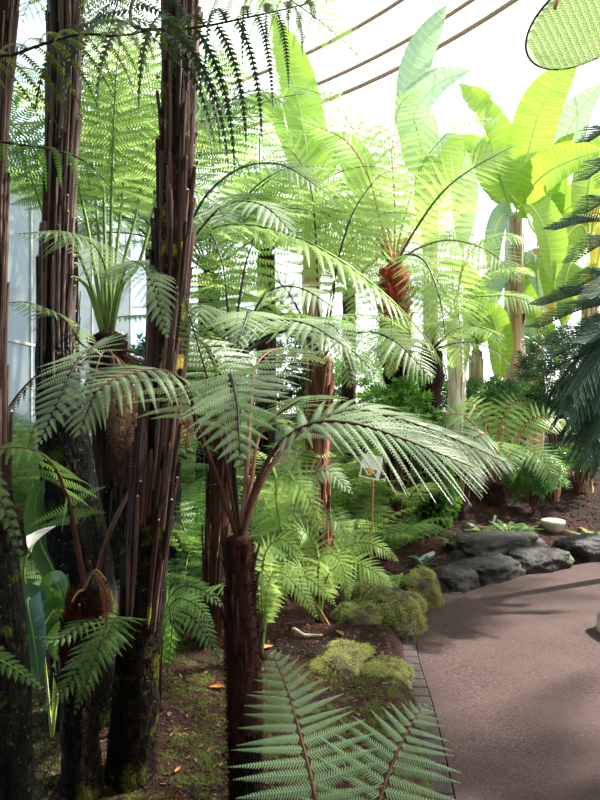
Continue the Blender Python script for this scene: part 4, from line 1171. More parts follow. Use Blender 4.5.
banana(590, 10.4, 235, 'banana plant behind the dark conifer, drooping yellowing leaf low on its stem', [
    ([(580, 225, 10.3), (565, 240, 10.2), (555, 270, 10.1), (556, 320, 10.0)], .32, 'banana', dict(fold=.35, nrm=(.1, -1, .2))),
    ([(588, 215, 10.4), (590, 180, 10.4), (602, 150, 10.4), (630, 130, 10.4)], .34, 'banana', dict(fold=.35, nrm=(0, -1, .2))),
    ([(580, 260, 9.9), (572, 262, 9.7), (566, 280, 9.6), (562, 330, 9.5)], .24, 'banana', dict(fold=.4, nrm=(.1, -1, .2))),
    ([(578, 300, 10), (562, 305, 9.8), (548, 315, 9.7), (538, 335, 9.6)], .16, 'bananayellow', dict(fold=.5, label='yellowing drooping leaf')),
    ([(596, 215, 10.2), (606, 220, 10.0), (600, 250, 9.9), (592, 300, 9.9)], .16, 'bananayellow', dict(fold=.3, nrm=(.1, -1, .2)))], .13, 0, 86)


# ------------------------------------------------------------------ conifer
def conifer():
    b = base_xy(640, 5.9)
    t = thing('conifer_tree', b, 'dark blue-green conifer with drooping comb-like branches at the picture edge above the mulch', 'conifer')
    o0 = b
    mb = MB()
    tube(mb, curve(np.array([b - [0, 0, .1], b + [0, 0, 2], b + [0.02, 0, 4.2]]), 30), np.linspace(.075, .015, 30), 9)
    mb.build('trunk', [M['stipe_brown']], t, o0)
    r = random.Random(5)
    tips = [(588, 142, 5.5), (586, 180, 5.6), (584, 214, 5.5), (554, 230, 5.3), (574, 262, 5.6), (572, 290, 5.4), (540, 306, 5.2), (538, 328, 5.4), (548, 345, 5.6), (552, 358, 5.0), (546, 372, 5.3), (556, 388, 5.5), (562, 415, 4.9), (574, 432, 5.2), (584, 448, 5.6), (600, 350, 5.6), (596, 385, 5.6), (560, 402, 5.2), (566, 430, 5.5), (578, 450, 5.0), (586, 462, 5.3), (570, 395, 4.9), (596, 440, 4.9), (600, 470, 5.5), (592, 300, 5.0), (585, 345, 4.8), (606, 185, 5.8), (610, 120, 5.7), (612, 330, 5.0), (606, 400, 4.8), (640, 300, 4.9), (660, 200, 5.2), (690, 350, 5.2), (680, 420, 5.4)]
    for i, (px, py, y) in enumerate(tips):
        tipp = at(px, py, y)
        low = py > 380
        z0 = tipp[2] + (.5 if low else .18) + .15 * r.random()
        root = np.array([b[0], b[1], max(.5, z0)])
        midp = root * .45 + tipp * .55 + np.array([0, 0, .14 if low else .06])
        C = curve([root, midp, tipp], 40)
        T = tangents(C)
        bm = MB()
        tube(bm, C, np.linspace(.012, .003, 40), 5, 0)
        # comb of branchlets, each a rope of short needles
        L = np.linalg.norm(np.diff(C, axis=0), axis=1).sum()
        nb = int(L / (.028 if low else .042))
        for k in range(nb):
            s = .12 + .88 * (k + .5) / nb
            f = s * 39
            j = min(int(f), 38)
            p = C[j] * (1 - (f - j)) + C[j + 1] * (f - j)
            for side in (-1, 1):
                S = unit(np.cross(T[j], np.array([0, 0, 1.0]))) * side
                ln = (.25 if low else .27) * (1 - .6 * s ** 2) * r.uniform(.8, 1.1)
                dr = (.9 if low else .35) * r.uniform(.7, 1.2)
                q = curve([p, p + (S * .55 + T[j] * .5 + np.array([0, 0, .05 if low else .30])) * ln * .5, p + (S * .75 + T[j] * .8 + np.array([0, 0, -dr if low else .35])) * ln], 7)
                tube(bm, q, np.linspace(.0055, .003, 7), 4, 1, cap=False)
                qt = tangents(q)
                nv, nt_ = [], []
                nn = max(10, int(ln / .0085))
                for h in range(nn):
                    u = (h + .5) / nn * 6
                    jj = min(int(u), 5)
                    c = q[jj] * (1 - (u - jj)) + q[jj + 1] * (u - jj)
                    a = h * 2.4
                    x = unit(np.cross(qt[jj], np.array([.3, .5, .8])))
                    yv = np.cross(qt[jj], x)
                    g = unit((math.cos(a) * x + math.sin(a) * yv) * .8 + qt[jj] * .75)
                    w = np.cross(g, qt[jj]) * .0022
                    ii = len(nv)
                    nv += [c - w, c + w, c + g * .020]
                    nt_.append((ii, ii + 1, ii + 2))
                bm.add(nv, None, nt_, 1)
        bm.build('branch', [M['stipe_brown'], M['conifer']], t, o0)


conifer()


# ------------------------------------------------------------------- shrubs
def shrub(px, y, py, rad, lab, mat, count, seed, ln=.10, wd=.018, twigs=14):
    b = base_xy(px, y)
    t = thing('shrub', b, lab, 'shrub')
    c = at(px, py, y)
    r = random.Random(seed)
    mb = MB()
    lv, n = MB(), 0
    for k in range(twigs):
        d = np.array([r.gauss(0, 1), r.gauss(0, 1), r.gauss(0, .8) + .3])
        d = d / np.linalg.norm(d) * r.uniform(.35, .8)
        e = c + d * np.asarray(rad)
        tube(mb, curve([b, (b * .6 + e * .4) + [0, 0, .05], e], 10), np.linspace(.014, .004, 10), 5)
    mb.build('stem', [M['stipe_brown']], t, b)
    # whorls of narrow leaves at many shoot tips
    rr = np.random.default_rng(seed)
    nt_ = count // 14
    d = unit(rr.normal(size=(nt_, 3)))
    rad_ = rr.uniform(.35, 1, nt_) ** .5
    lump = np.array([1 + .35 * noise.noise(Vector(tuple(x * 2.0 + seed))) for x in d])
    p = c + d * (rad_ * lump)[:, None] * np.asarray(rad)
    V, T = [], []
    ax = unit(d + np.array([0, 0, .7]) + rr.normal(size=(nt_, 3)) * .3)
    for q in range(14):
        x = unit(np.cross(ax, np.array([.3, .9, .2])))
        yv = np.cross(ax, x)
        a = q * 2.4
        g = unit((math.cos(a) * x + math.sin(a) * yv) * (1 - q * .045) + ax * (.15 + q * .05))
        s = unit(np.cross(g, ax))
        nn = np.cross(s, g)
        base = p + ax * ln * .04 * q
        l = ln * rr.uniform(.7, 1.15, nt_)[:, None]
        i0 = len(V) * 1
        blk = np.stack([base, base + g * l * .45 + s * wd * .5, base + g * l - np.array([0, 0, 1]) * l * .15, base + g * l * .45 - s * wd * .5], 1)
        V.append(blk.reshape(-1, 3))
    V = np.concatenate(V)
    i = np.arange(len(V) // 4)[:, None] * 4
    T = np.concatenate([i + np.array([0, 1, 2]), i + np.array([0, 2, 3])])
    mesh_obj('foliage', V, None, T, [M[mat]], t, b)
    return t


shrub(478, 9.2, 408, (.45, .5, .36), 'glossy dark shrub with narrow leaves round the foot of the pale whitish trunk', 'shrub', 5200, 91)
shrub(515, 9.0, 408, (.58, .5, .34), 'glossy narrow-leaved shrub in front of the peeling banana stems', 'shrub', 6400, 92)
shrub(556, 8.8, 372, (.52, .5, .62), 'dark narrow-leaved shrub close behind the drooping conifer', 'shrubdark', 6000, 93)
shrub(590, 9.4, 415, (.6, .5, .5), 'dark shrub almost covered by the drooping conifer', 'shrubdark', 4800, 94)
shrub(534, 7.7, 474, (.34, .3, .24), 'small bright green whorled shrub beside the pale stone bowl', 'shrub', 3200, 95, .09, .016, 8)
shrub(578, 8.4, 458, (.42, .3, .14), 'low green whorled shrub on the mulch under the conifer', 'shrub', 1500, 96, .09, .016, 8)
shrub(420, 9.6, 395, (.6, .5, .5), 'leafy green shrub behind the ivy-wrapped trunk', 'ivy', 4200, 97, .09, .03)
shrub(398, 6.5, 418, (.36, .3, .36), 'green bush packed in front of the scarlet-necked tree fern', 'ivy', 3800, 98, .08, .03)
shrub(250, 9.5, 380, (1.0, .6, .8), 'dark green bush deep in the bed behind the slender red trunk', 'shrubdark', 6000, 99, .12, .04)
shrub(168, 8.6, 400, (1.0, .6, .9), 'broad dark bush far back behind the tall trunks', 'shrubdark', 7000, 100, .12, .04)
shrub(360, 11, 400, (1.1, .6, .8), 'sunlit green bush far back under the roof', 'ivy', 6000, 101, .12, .04)

# small plants in the mulch
for i, (px, y, lab, k, L) in enumerate(((508, 6.95, 'small fern seedling alone on the dark mulch above the path-side rocks', 12, .26), (527, 7.1, 'tiny fern tuft with a white tag on the red mulch', 8, .17), (480, 6.9, 'wispy seedling on dark soil under the fringed frond tip', 7, .18), (455, 6.35, 'sprawling pale weed on dark soil near the white tag', 7, .24))):
    rosette(px, y, lab, k, L, .06, ('mid', 'shrub'), 110 + i, (25, 60), (-30, 10), n=8, px_=5)


def strap_plant(px, y, lab, k, L, W, mat, seed, e=(35, 75)):
    b = base_xy(px, y)
    t = thing('strap_leaf_plant', b, lab, 'plant')
    r = random.Random(seed)
    for i in range(k):
        P, S = arc(b, i * 2.4 + r.uniform(-.3, .3), L * r.uniform(.7, 1.1), r.uniform(*e), r.uniform(-30, 15), 1.2, 14)
        w = W * np.sin(np.linspace(.25, 3.1, 14)) ** .7
        V = np.stack([P - S * w[:, None], P - np.array([0, 0, .3]) * w[:, None], P + S * w[:, None]], 1).reshape(-1, 3)
        Q = [(a * 3 + j, a * 3 + j + 1, a * 3 + j + 4, a * 3 + j + 3) for a in range(13) for j in range(2)]
        mesh_obj('leaf', V, Q, None, [M[mat]], t, b)
    return t


strap_plant(592, 7.1, 'low plant with pale green strap leaves on the red mulch at the picture edge', 7, .32, .025, 'bright', 120, (10, 45))
strap_plant(424, 5.75, 'small bluish-leaved plant on the soil below the white tag', 9, .2, .016, 'bluish', 121)
strap_plant(398, 5.2, 'seedling with a few yellow-green leaves on top of the mossy boulder', 6, .22, .022, 'bright', 122)

# calla lily by the left edge
bl = base_xy(52, 2.75)
t = thing('calla_lily', bl, 'calla lily with one white flower and broad blue-green leaves by the left trunk', 'calla lily')


def broad_leaf(root, C, width, mat, nrm, seed=0, sm='stipe_green'):
    return blade(root, C, width, mat, .3, nrm, .45, .007, seed, .9, .03)


for i, (p, w, mt, nr) in enumerate((([(60, 600, 2.8), (40, 540, 2.9), (36, 500, 2.9), (50, 475, 2.9)], .055, 'broad', (.2, -1, .2)), ([(40, 620, 2.6), (28, 600, 2.5), (34, 640, 2.4), (40, 685, 2.35)], .06, 'bluish', (.1, -1, .3)),
                                    ([(70, 610, 2.85), (72, 560, 2.95), (66, 530, 3.0), (45, 515, 3.0)], .06, 'broad', (0, -.8, .6)), ([(62, 640, 2.6), (58, 610, 2.5), (46, 622, 2.45), (36, 650, 2.4)], .05, 'broad', (.2, -1, .3)),
                                    ([(56, 620, 2.7), (50, 585, 2.65), (60, 580, 2.6), (66, 600, 2.55)], .04, 'broad', (0, -.8, .6)))):
    broad_leaf(t, [bl] + A(*p), w, mt, nr, 130 + i)
mb = MB()
tube(mb, curve([bl] + A((60, 620, 2.7), (28, 590, 2.62), (24, 565, 2.6), (30, 550, 2.6)), 24), .006, 6)
mb.build('flower_stalk', [M['stipe_green']], t, bl)
mb = MB()                                                      # flared funnel of the spathe
base, V, Q = at(30, 552, 2.6), [], []
for i in range(12):
    u = i / 11
    for j in range(16):
        a = j / 15 * 2 * math.pi
        rr = .006 + .05 * u ** 1.6 * (1 + .45 * math.cos(a))
        V.append(base + np.array([rr * math.cos(a) + .03 * u * u, rr * math.sin(a) * .8 - .015 * u, .085 * u + .02 * u * math.cos(a)]))
Q = [(i * 16 + j, i * 16 + j + 1, (i + 1) * 16 + j + 1, (i + 1) * 16 + j) for i in range(11) for j in range(15)]
mb.add(V, Q)
sp = mb.build('spathe', [M['spathe']], t, bl)
mb = MB(); tube(mb, curve([base + [0.002, 0, .01], base + [.01, -.005, .075]], 6), [.004, .006, .006, .006, .005, .002], 6); mb.build('spadix', [M['bananayellow']], sp, bl)


# -------------------------------------------------------------------- rocks
def rock(px, y, size, lab, mat, seed, zoff=0.0, rz=0.0, loc=None, group=None):
    import bmesh
    x = (px - 300) / F * y
    b = np.array([x, y, .0]) if loc is None else np.asarray(loc, float)
    bm = bmesh.new()
    bmesh.ops.create_icosphere(bm, subdivisions=5, radius=1)
    for v in bm.verts:
        p = v.co
        q = Vector([math.copysign(abs(c) ** .62, c) for c in p])
        k = .92 + .20 * noise.noise(q * 1.2 + Vector((seed, 0, 0))) + .09 * noise.noise(q * 3.1 + Vector((0, seed, 0))) + .035 * noise.noise(q * 8 + Vector((0, 0, seed))) + .014 * noise.noise(q * 20 + Vector((0, 0, seed)))
        v.co = Vector((q.x * size[0] * k, q.y * size[1] * k, q.z * size[2] * k))
    me = bpy.data.meshes.new('rock')
    bm.to_mesh(me)
    bm.free()
    for pl in me.polygons:
        pl.use_smooth = True
    me.materials.append(M[mat])
    o = bpy.data.objects.new('rock', me)
    COL.objects.link(o)
    o.location = (b[0], b[1], b[2] + zoff)
    o.rotation_euler = (0, 0, rz)
    tag(o, lab, 'rock', group)
    if mat == 'rockmoss':                                       # tufts of moss growing on the stone
        r = np.random.default_rng(int(seed * 10))
        V, T = [], []
        co = np.array([v.co for v in me.vertices])
        no = np.array([v.normal for v in me.vertices])
        ok = [i for i in range(len(co)) if no[i][2] > -.2 and noise.noise(Vector(co[i] * 5) + Vector((seed, 0, 0))) > -.12]
        for _ in range(9000):
            i = ok[int(r.integers(len(ok)))]
            p = co[i] + r.normal(size=3) * .008
            g = unit(no[i] + r.normal(size=3) * .6) * .013 * r.uniform(.5, 1.4)
            d_ = unit(np.cross(g, r.normal(size=3))) * .0022
            j = len(V)
            V += [p - d_, p + d_, p + g]
            T.append((j, j + 1, j + 2))
        mo = mesh_obj('moss', V, None, T, [M['mosslit']], o)
        mo['kind'] = 'stuff'
    return o


rock(450, 5.60, (.26, .20, .17), 'dark flat-topped rock on the path edge next to the small squarish boulder', 'rock', 1.3, .0, .75)
rock(488, 5.96, (.40, .26, .17), 'long dark rock with mossy seam along the bend of the path', 'rock', 2.7, .0, .68)
rock(536, 6.27, (.36, .26, .18), 'smooth sloping grey-black rock with an overhung front by the path', 'rock', 4.1, .0, .5)
rock(494, 6.46, (.62, .26, .17), 'low slab set into dark soil behind the path-side rocks', 'rock', 9.1, .12, .55)
rock(588, 6.66, (.40, .24, .20), 'blocky dark rock at the far end of the path-side row', 'rock', 5.5, .02, .3)
rock(640, 6.9, (.42, .24, .20), 'dark rock past the picture edge ending the row', 'rock', 6.9, .02, .2)
rock(420, 5.1, (.16, .15, .24), 'small squarish boulder with moss-green flank at the path corner', 'rockmoss', 7.3, .03, .2)
rock(384, 4.62, (.23, .34, .29), 'moss-covered boulder beside the kerb with a bare sloping face', 'rockmoss', 8.8, .0, .6)
rock(360, 4.45, (.22, .2, .24), 'yellow-green mossy boulder under the pale lime fern', 'rockmoss', 12.2, -.02, .3)
rock(384, 3.62, (.16, .15, .12), 'low moss cushion stone close to the brick kerb', 'rockmoss', 10.4, .02, .4)
rock(345, 3.75, (.26, .18, .12), 'half-buried mossy rock above the large flat frond', 'rockmoss', 11.9, .03, 1.1)
rock(0, 0, (.17, .2, .17), 'rounded kerb stone poking in across the path at the picture edge', 'stone', 13.3, .02, 0, (2.19, 4.37, 0))

# ------------------------------------------------------- moss, litter, chips
def scatter(name, count, xr, yr, size, mats, seed, cond=None, flat=True, blade_=False, lift=.004):
    r = np.random.default_rng(seed)
    mb = MB()
    V, T = [], []
    groups = [([], []) for _ in mats]
    k = 0
    while k < count:
        x, y = r.uniform(*xr), r.uniform(*yr)
        if edge_dist(x, y) < .06 or (cond and not cond(x, y, r)):
            k += .2
            continue
        z = gz(x, y) + lift
        g = int(r.integers(len(mats)))
        v, tt = groups[g]
        s = size * r.uniform(.5, 1.4)
        a = r.uniform(0, 6.28)
        i = len(v)
        if blade_:
            h = s * r.uniform(.7, 1.3)
            d = np.array([math.cos(a), math.sin(a), 0]) * s * .16
            l = np.array([r.normal() * .5, r.normal() * .5, 1]) * h
            p = np.array([x, y, z - .006])
            v += [p - d, p + d, p + l]
            tt.append((i, i + 1, i + 2))
        else:
            u = np.array([math.cos(a), math.sin(a), r.normal() * .3]) * s
            w = np.array([-math.sin(a), math.cos(a), r.normal() * .3]) * s * r.uniform(.25, .5)
            p = np.array([x, y, z + s * .15])
            v += [p - u - w, p + u - w * .6, p + u * .9 + w, p - u * .8 + w]
            tt += [(i, i + 1, i + 2), (i, i + 2, i + 3)]
        k += 1
    for g, (v, tt) in enumerate(groups):
        if v:
            mb.add(v, None, tt, g)
    o = mb.build(name, [M[m] for m in mats], None, None, smooth=False)
    o['kind'] = 'stuff'
    return o


tag(scatter('bark_mulch', 12000, (.2, 4.2), (5.2, 8.6), .014, ('chip_red', 'chip_dark', 'chip_red', 'chip_dark'), 140), 'reddish brown bark mulch covering the bed beyond the rocks', 'mulch')
tag(scatter('leaf_litter', 9000, (-1.6, .7), (2.0, 5.0), .0085, ('chip_dark', 'chip_tan', 'chip_dark', 'chip_red'), 141), 'dead leaf and twig litter under the ferns', 'leaf litter')
mossc = lambda x, y, r: noise.noise(Vector((x * 2.4, y * 2.4, 9))) + .5 * noise.noise(Vector((x * 8, y * 8, 4))) > .02 + max(0, y - 3.5) * (.9 if x < .35 else .1)
tag(scatter('moss', 26000, (-1.3, .66), (2.1, 4.3), .012, ('mossblade',), 142, mossc, blade_=True), 'yellow-green moss carpet on the ground between trunks and kerb', 'moss')


# --------------------------------------------------------- small loose things
def dead_leaf(px, py, y, lab, s=.05, mat='orangeleaf', rz=0.5, z=None):
    x = (px - 300) / F * y
    b = np.array([x, y, gz(x, y) + .012])
    V, Q = [], []
    for i in range(9):
        u = i / 8
        w = math.sin(min(1, u * 1.05) * math.pi) ** .7 * s * .38
        for j in range(5):
            v = (j - 2) / 2
            X, Y_, Z = (u - .5) * s * 2, v * w, .35 * w * v * v + .25 * s * (u - .5) ** 2
            V.append(b + np.array([X * math.cos(rz) - Y_ * math.sin(rz), X * math.sin(rz) + Y_ * math.cos(rz), Z]))
    Q = [(i * 5 + j, i * 5 + j + 1, (i + 1) * 5 + j + 1, (i + 1) * 5 + j) for i in range(8) for j in range(4)]
    o = mesh_obj('fallen_leaf', V, Q, None, [M[mat]], None, b)
    return tag(o, lab, 'leaf')


dead_leaf(219, 680, 3.3, 'curled orange dead leaf beside the short fuzzy trunk', .05, rz=.1)
dead_leaf(263, 630, 3.85, 'rusty orange dead leaf in the litter below the bright fern', .07, rz=.5)
dead_leaf(178, 772, 2.55, 'small pinkish dead leaf on the moss between the two near trunks', .022, rz=1.2)
dead_leaf(340, 618, 4.1, 'tan dry leaf at the edge of the mossy boulders', .05, 'chip_tan', rz=2.0)


def dead_frond(px, y, ctrl, lab, W, mat='dead'):
    b = base_xy(px, y)
    t = thing('fallen_frond', b, lab, 'dead frond')
    frond(t, [b + [0, 0, .01]] + A(*ctrl), W, mat, 'stipe_brown', .003, s0=.1, n=10, m=7, nrm=(0, -.3, 1), hang=.1, ov=.8)


dead_frond(150, 2.32, [(160, 800, 2.28), (175, 797, 2.26), (192, 800, 2.25)], 'orange-red dead frond lying at the bottom against the mossy trunk', .035)
dead_frond(20, 2.5, [(32, 790, 2.42), (48, 770, 2.42), (62, 748, 2.42)], 'reddish dead frond fallen in the dark corner beneath the fern stalks', .06, 'deadbrown')
# bleached stick with a hooked end
b = base_xy(306, 4.05)
mb = MB()
tube(mb, curve([b + [-.085, .01, .035], b + [-.08, .0, .05], b + [-.05, -.02, .042], b + [-.01, -.03, .022], b + [.05, -.02, .018], b + [.10, -.03, .02]], 30), np.concatenate([np.linspace(.008, .012, 6), np.linspace(.011, .006, 24)]), 8)
tag(mb.build('stick', [M['bone']], None, b), 'bleached bone-like stick with hooked end in the litter', 'stick')
b = base_xy(320, 4.2)
mb = MB()
tube(mb, curve([b + [0.06, -.03, .02], b + [.02, .01, .08], b + [-.03, .04, .15]], 14), np.linspace(.008, .004, 14), 6)
tag(mb.build('stick', [M['stipe_tan']], None, b), 'thin brown stick leaning up from the litter under the bright fern', 'stick')

# picture sign on a cane
b = base_xy(369, 5.3)
t = thing('plant_sign', b, 'clear plant sign with an orange flower picture on a thin cane', 'sign')
mb = MB()
top = at(373, 478, 5.3)
tube(mb, curve([b - [0, 0, .1], (b + top) / 2 + [.004, 0, 0], top], 12), .008, 7)
mb.build('cane', [M['cane']], t, b)
ctr = at(371, 467, 5.28)
rot = .22


def card(mb, cx, cz, w, h, dy, m, th=.004):
    R = np.array([[math.cos(rot), 0, math.sin(rot)], [0, 1, 0], [-math.sin(rot), 0, math.cos(rot)]])
    V = np.array([[x, y, z] for x in (-1, 1) for y in (-1, 1) for z in (-1, 1)], float) * np.array([w / 2, th / 2, h / 2]) + np.array([cx, dy, cz])
    tilt = -.35
    Rt = np.array([[1, 0, 0], [0, math.cos(tilt), -math.sin(tilt)], [0, math.sin(tilt), math.cos(tilt)]])
    V = (V @ R.T) @ Rt.T + ctr
    mb.add(V, [(0, 1, 3, 2), (4, 6, 7, 5), (0, 4, 5, 1), (2, 3, 7, 6), (0, 2, 6, 4), (1, 5, 7, 3)], m=m)


M['signcard'] = two_tone('sign_grey_white', (.66, .68, .67), (.90, .91, .90), 22, rough=.3)
M['signgreen'] = plain('picture_green', (.08, .14, .04), .4)
M['petal'] = plain('picture_orange', (.85, .42, .03), .4)
mb = MB(); card(mb, 0, 0, .165, .20, 0, 0, .006); pn = mb.build('panel', [M['signcard']], t, b, smooth=False)
mb = MB(); card(mb, -.008, -.052, .12, .065, -.006, 0)
mb.build('picture', [M['signgreen']], pn, b, smooth=False)
mb = MB()
for k in range(6):
    card(mb, -.008 + .018 * math.cos(k * 1.05), -.05 + .018 * math.sin(k * 1.05), .022, .02, -.009, 0)
mb.build('flower_picture', [M['petal']], pn, b, smooth=False)


def plant_tag(px, y, lab, tilt, w=.02, h=.12, group=None):
    b = base_xy(px, y)
    mb = MB()
    V = np.array([[-w, 0, 0], [w, 0, 0], [w, .004, h * .85], [w * .6, .004, h], [-w * .6, .004, h], [-w, .004, h * .85], [-w * .15, 0, -.05], [w * .15, 0, -.05]], float)
    V2 = V + np.array([0, .004, 0])
    c, s = math.cos(tilt), math.sin(tilt)
    R = np.array([[c, 0, s], [0, 1, 0], [-s, 0, c]])
    VV = np.vstack([V, V2]) @ R.T + b + np.array([0, 0, .02])
    f = [(0, 1, 2, 5), (2, 3, 4, 5), (6, 7, 1, 0)]
    Q = f + [tuple(i + 8 for i in q[::-1]) for q in f] + [(i, j, j + 8, i + 8) for i, j in ((1, 2), (2, 3), (3, 4), (4, 5), (5, 0), (0, 6), (7, 1))]
    mb.add(VV, Q)
    return tag(mb.build('plant_tag', [M['white']], None, b, smooth=False), lab, 'plant tag', group)


plant_tag(423, 6.05, 'white plant tag lying slanted on dark soil near the sprawling weed', 1.15)
plant_tag(494, 7.3, 'tiny white plant tag on soil under the fringed frond tip', .3, .014, .06)
plant_tag(517, 7.0, 'tiny white plant tag at the red mulch seedling tuft', .9, .014, .06)

# pale stone bowl with cream lid
b = base_xy(553, 7.3)
t = thing('stone_bowl', b, 'pale round stone bowl with cream cap standing on the red mulch', 'bowl')
def lathe(mb, prof, c, n=32, m=0):
    V = [(c[0] + r * math.cos(2 * math.pi * j / n), c[1] + r * math.sin(2 * math.pi * j / n), c[2] + z) for r, z in prof for j in range(n)]
    Q = [(i * n + j, i * n + (j + 1) % n, (i + 1) * n + (j + 1) % n, (i + 1) * n + j) for i in range(len(prof) - 1) for j in range(n)]
    mb.add(V, Q, m=m)
mb = MB(); lathe(mb, [(.001, -.02), (.07, -.02), (.10, .02), (.118, .06), (.122, .085)], b); mb.build('bowl_body', [M['stone']], t, b)
mb = MB(); lathe(mb, [(.124, .080), (.132, .088), (.132, .115), (.122, .125), (.09, .132), (.05, .13), (.001, .128)], b); mb.build('cap', [M['stonecap']], t, b)

# cut stumps
def stump(px, y, h, r0, lab, mat, cutm, seed, lean=0):
    b = base_xy(px, y)
    t = thing('tree_stump', b, lab, 'stump')
    trunk(t, [b - [0, 0, .1], b + [lean * .5, 0, h * .5], b + [lean, 0, h]], [r0 * 1.1, r0, r0 * .95], (mat,), .2, 30, h * .5, (.05, .6), ('bananabark', 'old_c'), seed=seed, out=.02, sw=.03)
    mb = MB()
    lathe(mb, [(r0 * .96, 0), (r0 * .9, .02), (.001, .022)], b + [lean, 0, h + r0 * .5])
    mb.build('cut_face', [M[cutm]], t, b)


stump(457, 7.35, .52, .12, 'brown cut stump with orange top behind the fringed frond tip', 'bark_core', 'orangewood', 151)
stump(553, 8.2, .34, .07, 'short orange-brown stump beyond the pale stone bowl', 'redwood', 'orangewood', 152)
stump(584, 8.6, .30, .10, 'low tan stump on the mulch under the conifer', 'bananabark', 'orangewood', 153)
b = base_xy(470, 9.8)

# ------------------------------------------------------ hanging woven disc
def disc():
    c = at(590, 20, 6.6)
    R = .64
    t = thing('hanging_disc', c, 'pale green oval woven disc with dark rim hanging high under the glass roof', 'woven disc')
    view = unit(c - np.array([0, 0, EYE]))                      # the disc hangs tipped toward the path
    right = unit(np.cross(view, np.array([0, 0, 1.0])))
    upv = np.cross(right, view)
    u = right * math.cos(.36) + upv * math.sin(.36)
    m_ = np.cross(u, view)
    v2 = unit(-m_ * .60 + view * .80)
    X = np.stack([u, v2, np.cross(u, v2)], 1)
    # rim
    a = np.linspace(0, 2 * np.pi, 65)
    mb = MB()
    C = np.stack([R * np.cos(a), R * np.sin(a), np.zeros_like(a)], 1) @ X.T + c
    tube(mb, C, .012, 6, cap=False)
    mb.build('rim', [M['stipe_dark']], t, c)
    mb = MB()
    lathe(mb, [(.001, .004), (R, .004)], np.zeros(3), 64)
    mb.V = [v @ X.T + c for v in mb.V]
    M['weave'] = leaf_mat('pale_green_cane', (.66, .74, .50), (.78, .82, .62), .48, (.80, .88, .64), .6, .3)
    M['weavegap'] = leaf_mat('woven_backing', (.36, .46, .24), (.44, .54, .30), .5, (.62, .74, .42), .6, .3)
    body = mb.build('panel', [M['weavegap']], t, c)
    mb = MB()                                                   # rows of slanted cane strands on the lower face
    row = .062
    k = int(R / row) + 1
    for i in range(-k, k + 1):
        x = i * row
        ln = math.sqrt(max(0, (R - .02) ** 2 - x * x)) if abs(x) < R else 0
        y = -ln
        while y < ln:
            s = .040
            V = np.array([[x - row * .48, y, -.006], [x + row * .48, y + .022, -.020], [x + row * .48, y + .022 + s * .6, -.020], [x - row * .48, y + s * .6, -.006],
                          [x - row * .48, y, 0], [x + row * .48, y + .022, 0], [x + row * .48, y + .022 + s * .6, 0], [x - row * .48, y + s * .6, 0]])
            mb.add(V @ X.T + c, [(0, 1, 2, 3), (0, 4, 5, 1), (1, 5, 6, 2), (2, 6, 7, 3), (3, 7, 4, 0)])
            y += s
    mb.build('weave', [M['weave']], body, c, smooth=False)
    for px, py in ((-.45, .2), (.45, .2), (0, -.5)):
        p0 = np.array([px, py, .014]) @ X.T + c
        r = math.hypot(p0[0] - DC[0], p0[1] - DC[1])
        zt = ZD + HD * math.sqrt(max(0, 1 - (r / R0) ** 2)) - .02
        mb = MB()
        tube(mb, np.array([p0, [p0[0], p0[1], zt]]), .004, 5)
        mb.build('wire', [M['frame']], t, c)
    for ax in (-.16, .16):
        mb = MB()
        p0 = np.array([ax, -R * .95, -.02]) @ X.T + c
        tube(mb, np.array([p0, p0 + [-.02, .05, -.11]]), .018, 6)
        mb.build('bracket', [M['stipe_tan']], t, c)


disc()

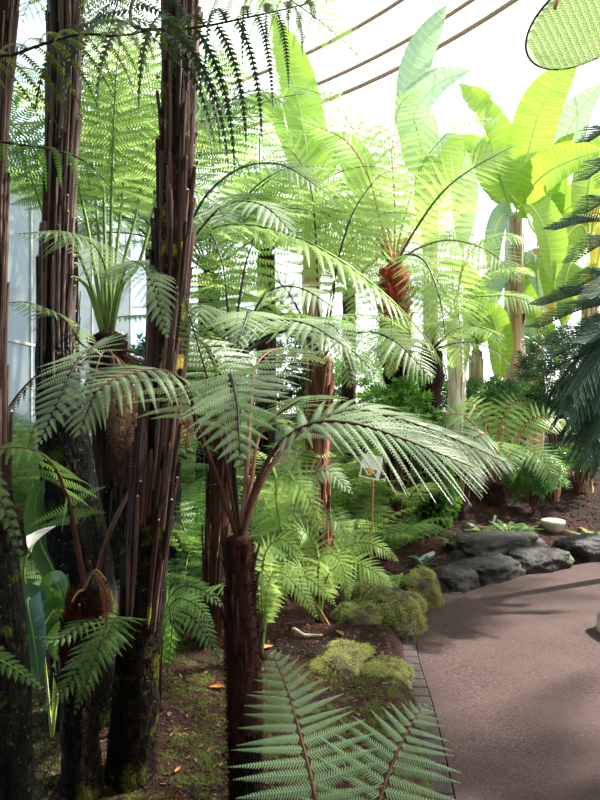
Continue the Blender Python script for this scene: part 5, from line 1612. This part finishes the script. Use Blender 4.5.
# ------------------------------------------------------------ light and sky
w = bpy.data.worlds.new('sky')
SC.world = w
w.use_nodes = True
nt = w.node_tree
for n in list(nt.nodes):
    nt.nodes.remove(n)
out = nt.nodes.new('ShaderNodeOutputWorld')
bg = nt.nodes.new('ShaderNodeBackground')
tc = nt.nodes.new('ShaderNodeTexCoord')
nz = nt.nodes.new('ShaderNodeTexNoise')
nz.inputs['Scale'].default_value = 2.2
nz.inputs['Detail'].default_value = 5
nt.links.new(tc.outputs['Generated'], nz.inputs['Vector'])
sx = nt.nodes.new('ShaderNodeSeparateXYZ')
nt.links.new(tc.outputs['Generated'], sx.inputs[0])
md = nt.nodes.new('ShaderNodeMath'); md.operation = 'MULTIPLY_ADD'
nt.links.new(sx.outputs[0], md.inputs[0]); md.inputs[1].default_value = 1.3; md.inputs[2].default_value = .42
ad = nt.nodes.new('ShaderNodeMath'); ad.operation = 'ADD'
nt.links.new(md.outputs[0], ad.inputs[0]); nt.links.new(nz.outputs['Fac'], ad.inputs[1])
cloud = ramp(nt, ad.outputs[0], .42, .85)
col = mixrgb(nt, cloud, (.30, .48, .78), (1, 1, 1))
nt.links.new(col, bg.inputs[0])
bg.inputs[1].default_value = 5.6
nt.links.new(bg.outputs[0], out.inputs[0])

sun = bpy.data.lights.new('sun', 'SUN')
sun.energy = 38.0
sun.angle = .02
sun.color = (1, .95, .84)
so = bpy.data.objects.new('sun', sun)
COL.objects.link(so)
d = Vector((.85, .38, .90)).normalized()                          # towards the sun: beyond the bananas, high
so.rotation_euler = d.to_track_quat('Z', 'Y').to_euler()

cam = bpy.data.cameras.new('camera')
cam.sensor_fit = 'VERTICAL'
cam.sensor_height = 24
cam.lens = F / 800 * 24
cam.clip_end = 200
co = bpy.data.objects.new('camera', cam)
COL.objects.link(co)
co.location = (0, 0, EYE)
co.rotation_euler = (math.pi / 2, 0, 0)
SC.camera = co

SC.view_settings.view_transform = 'Standard'
SC.view_settings.look = 'None'
SC.view_settings.gamma = 1
SC.view_settings.exposure = -1.0
SC.view_settings.use_curve_mapping = False
SC.cycles.use_denoising = True
SC.cycles.max_bounces = 8
SC.cycles.diffuse_bounces = 4
SC.cycles.glossy_bounces = 2
SC.cycles.transmission_bounces = 5
SC.cycles.transparent_max_bounces = 10
SC.cycles.caustics_reflective = False
SC.cycles.caustics_refractive = False
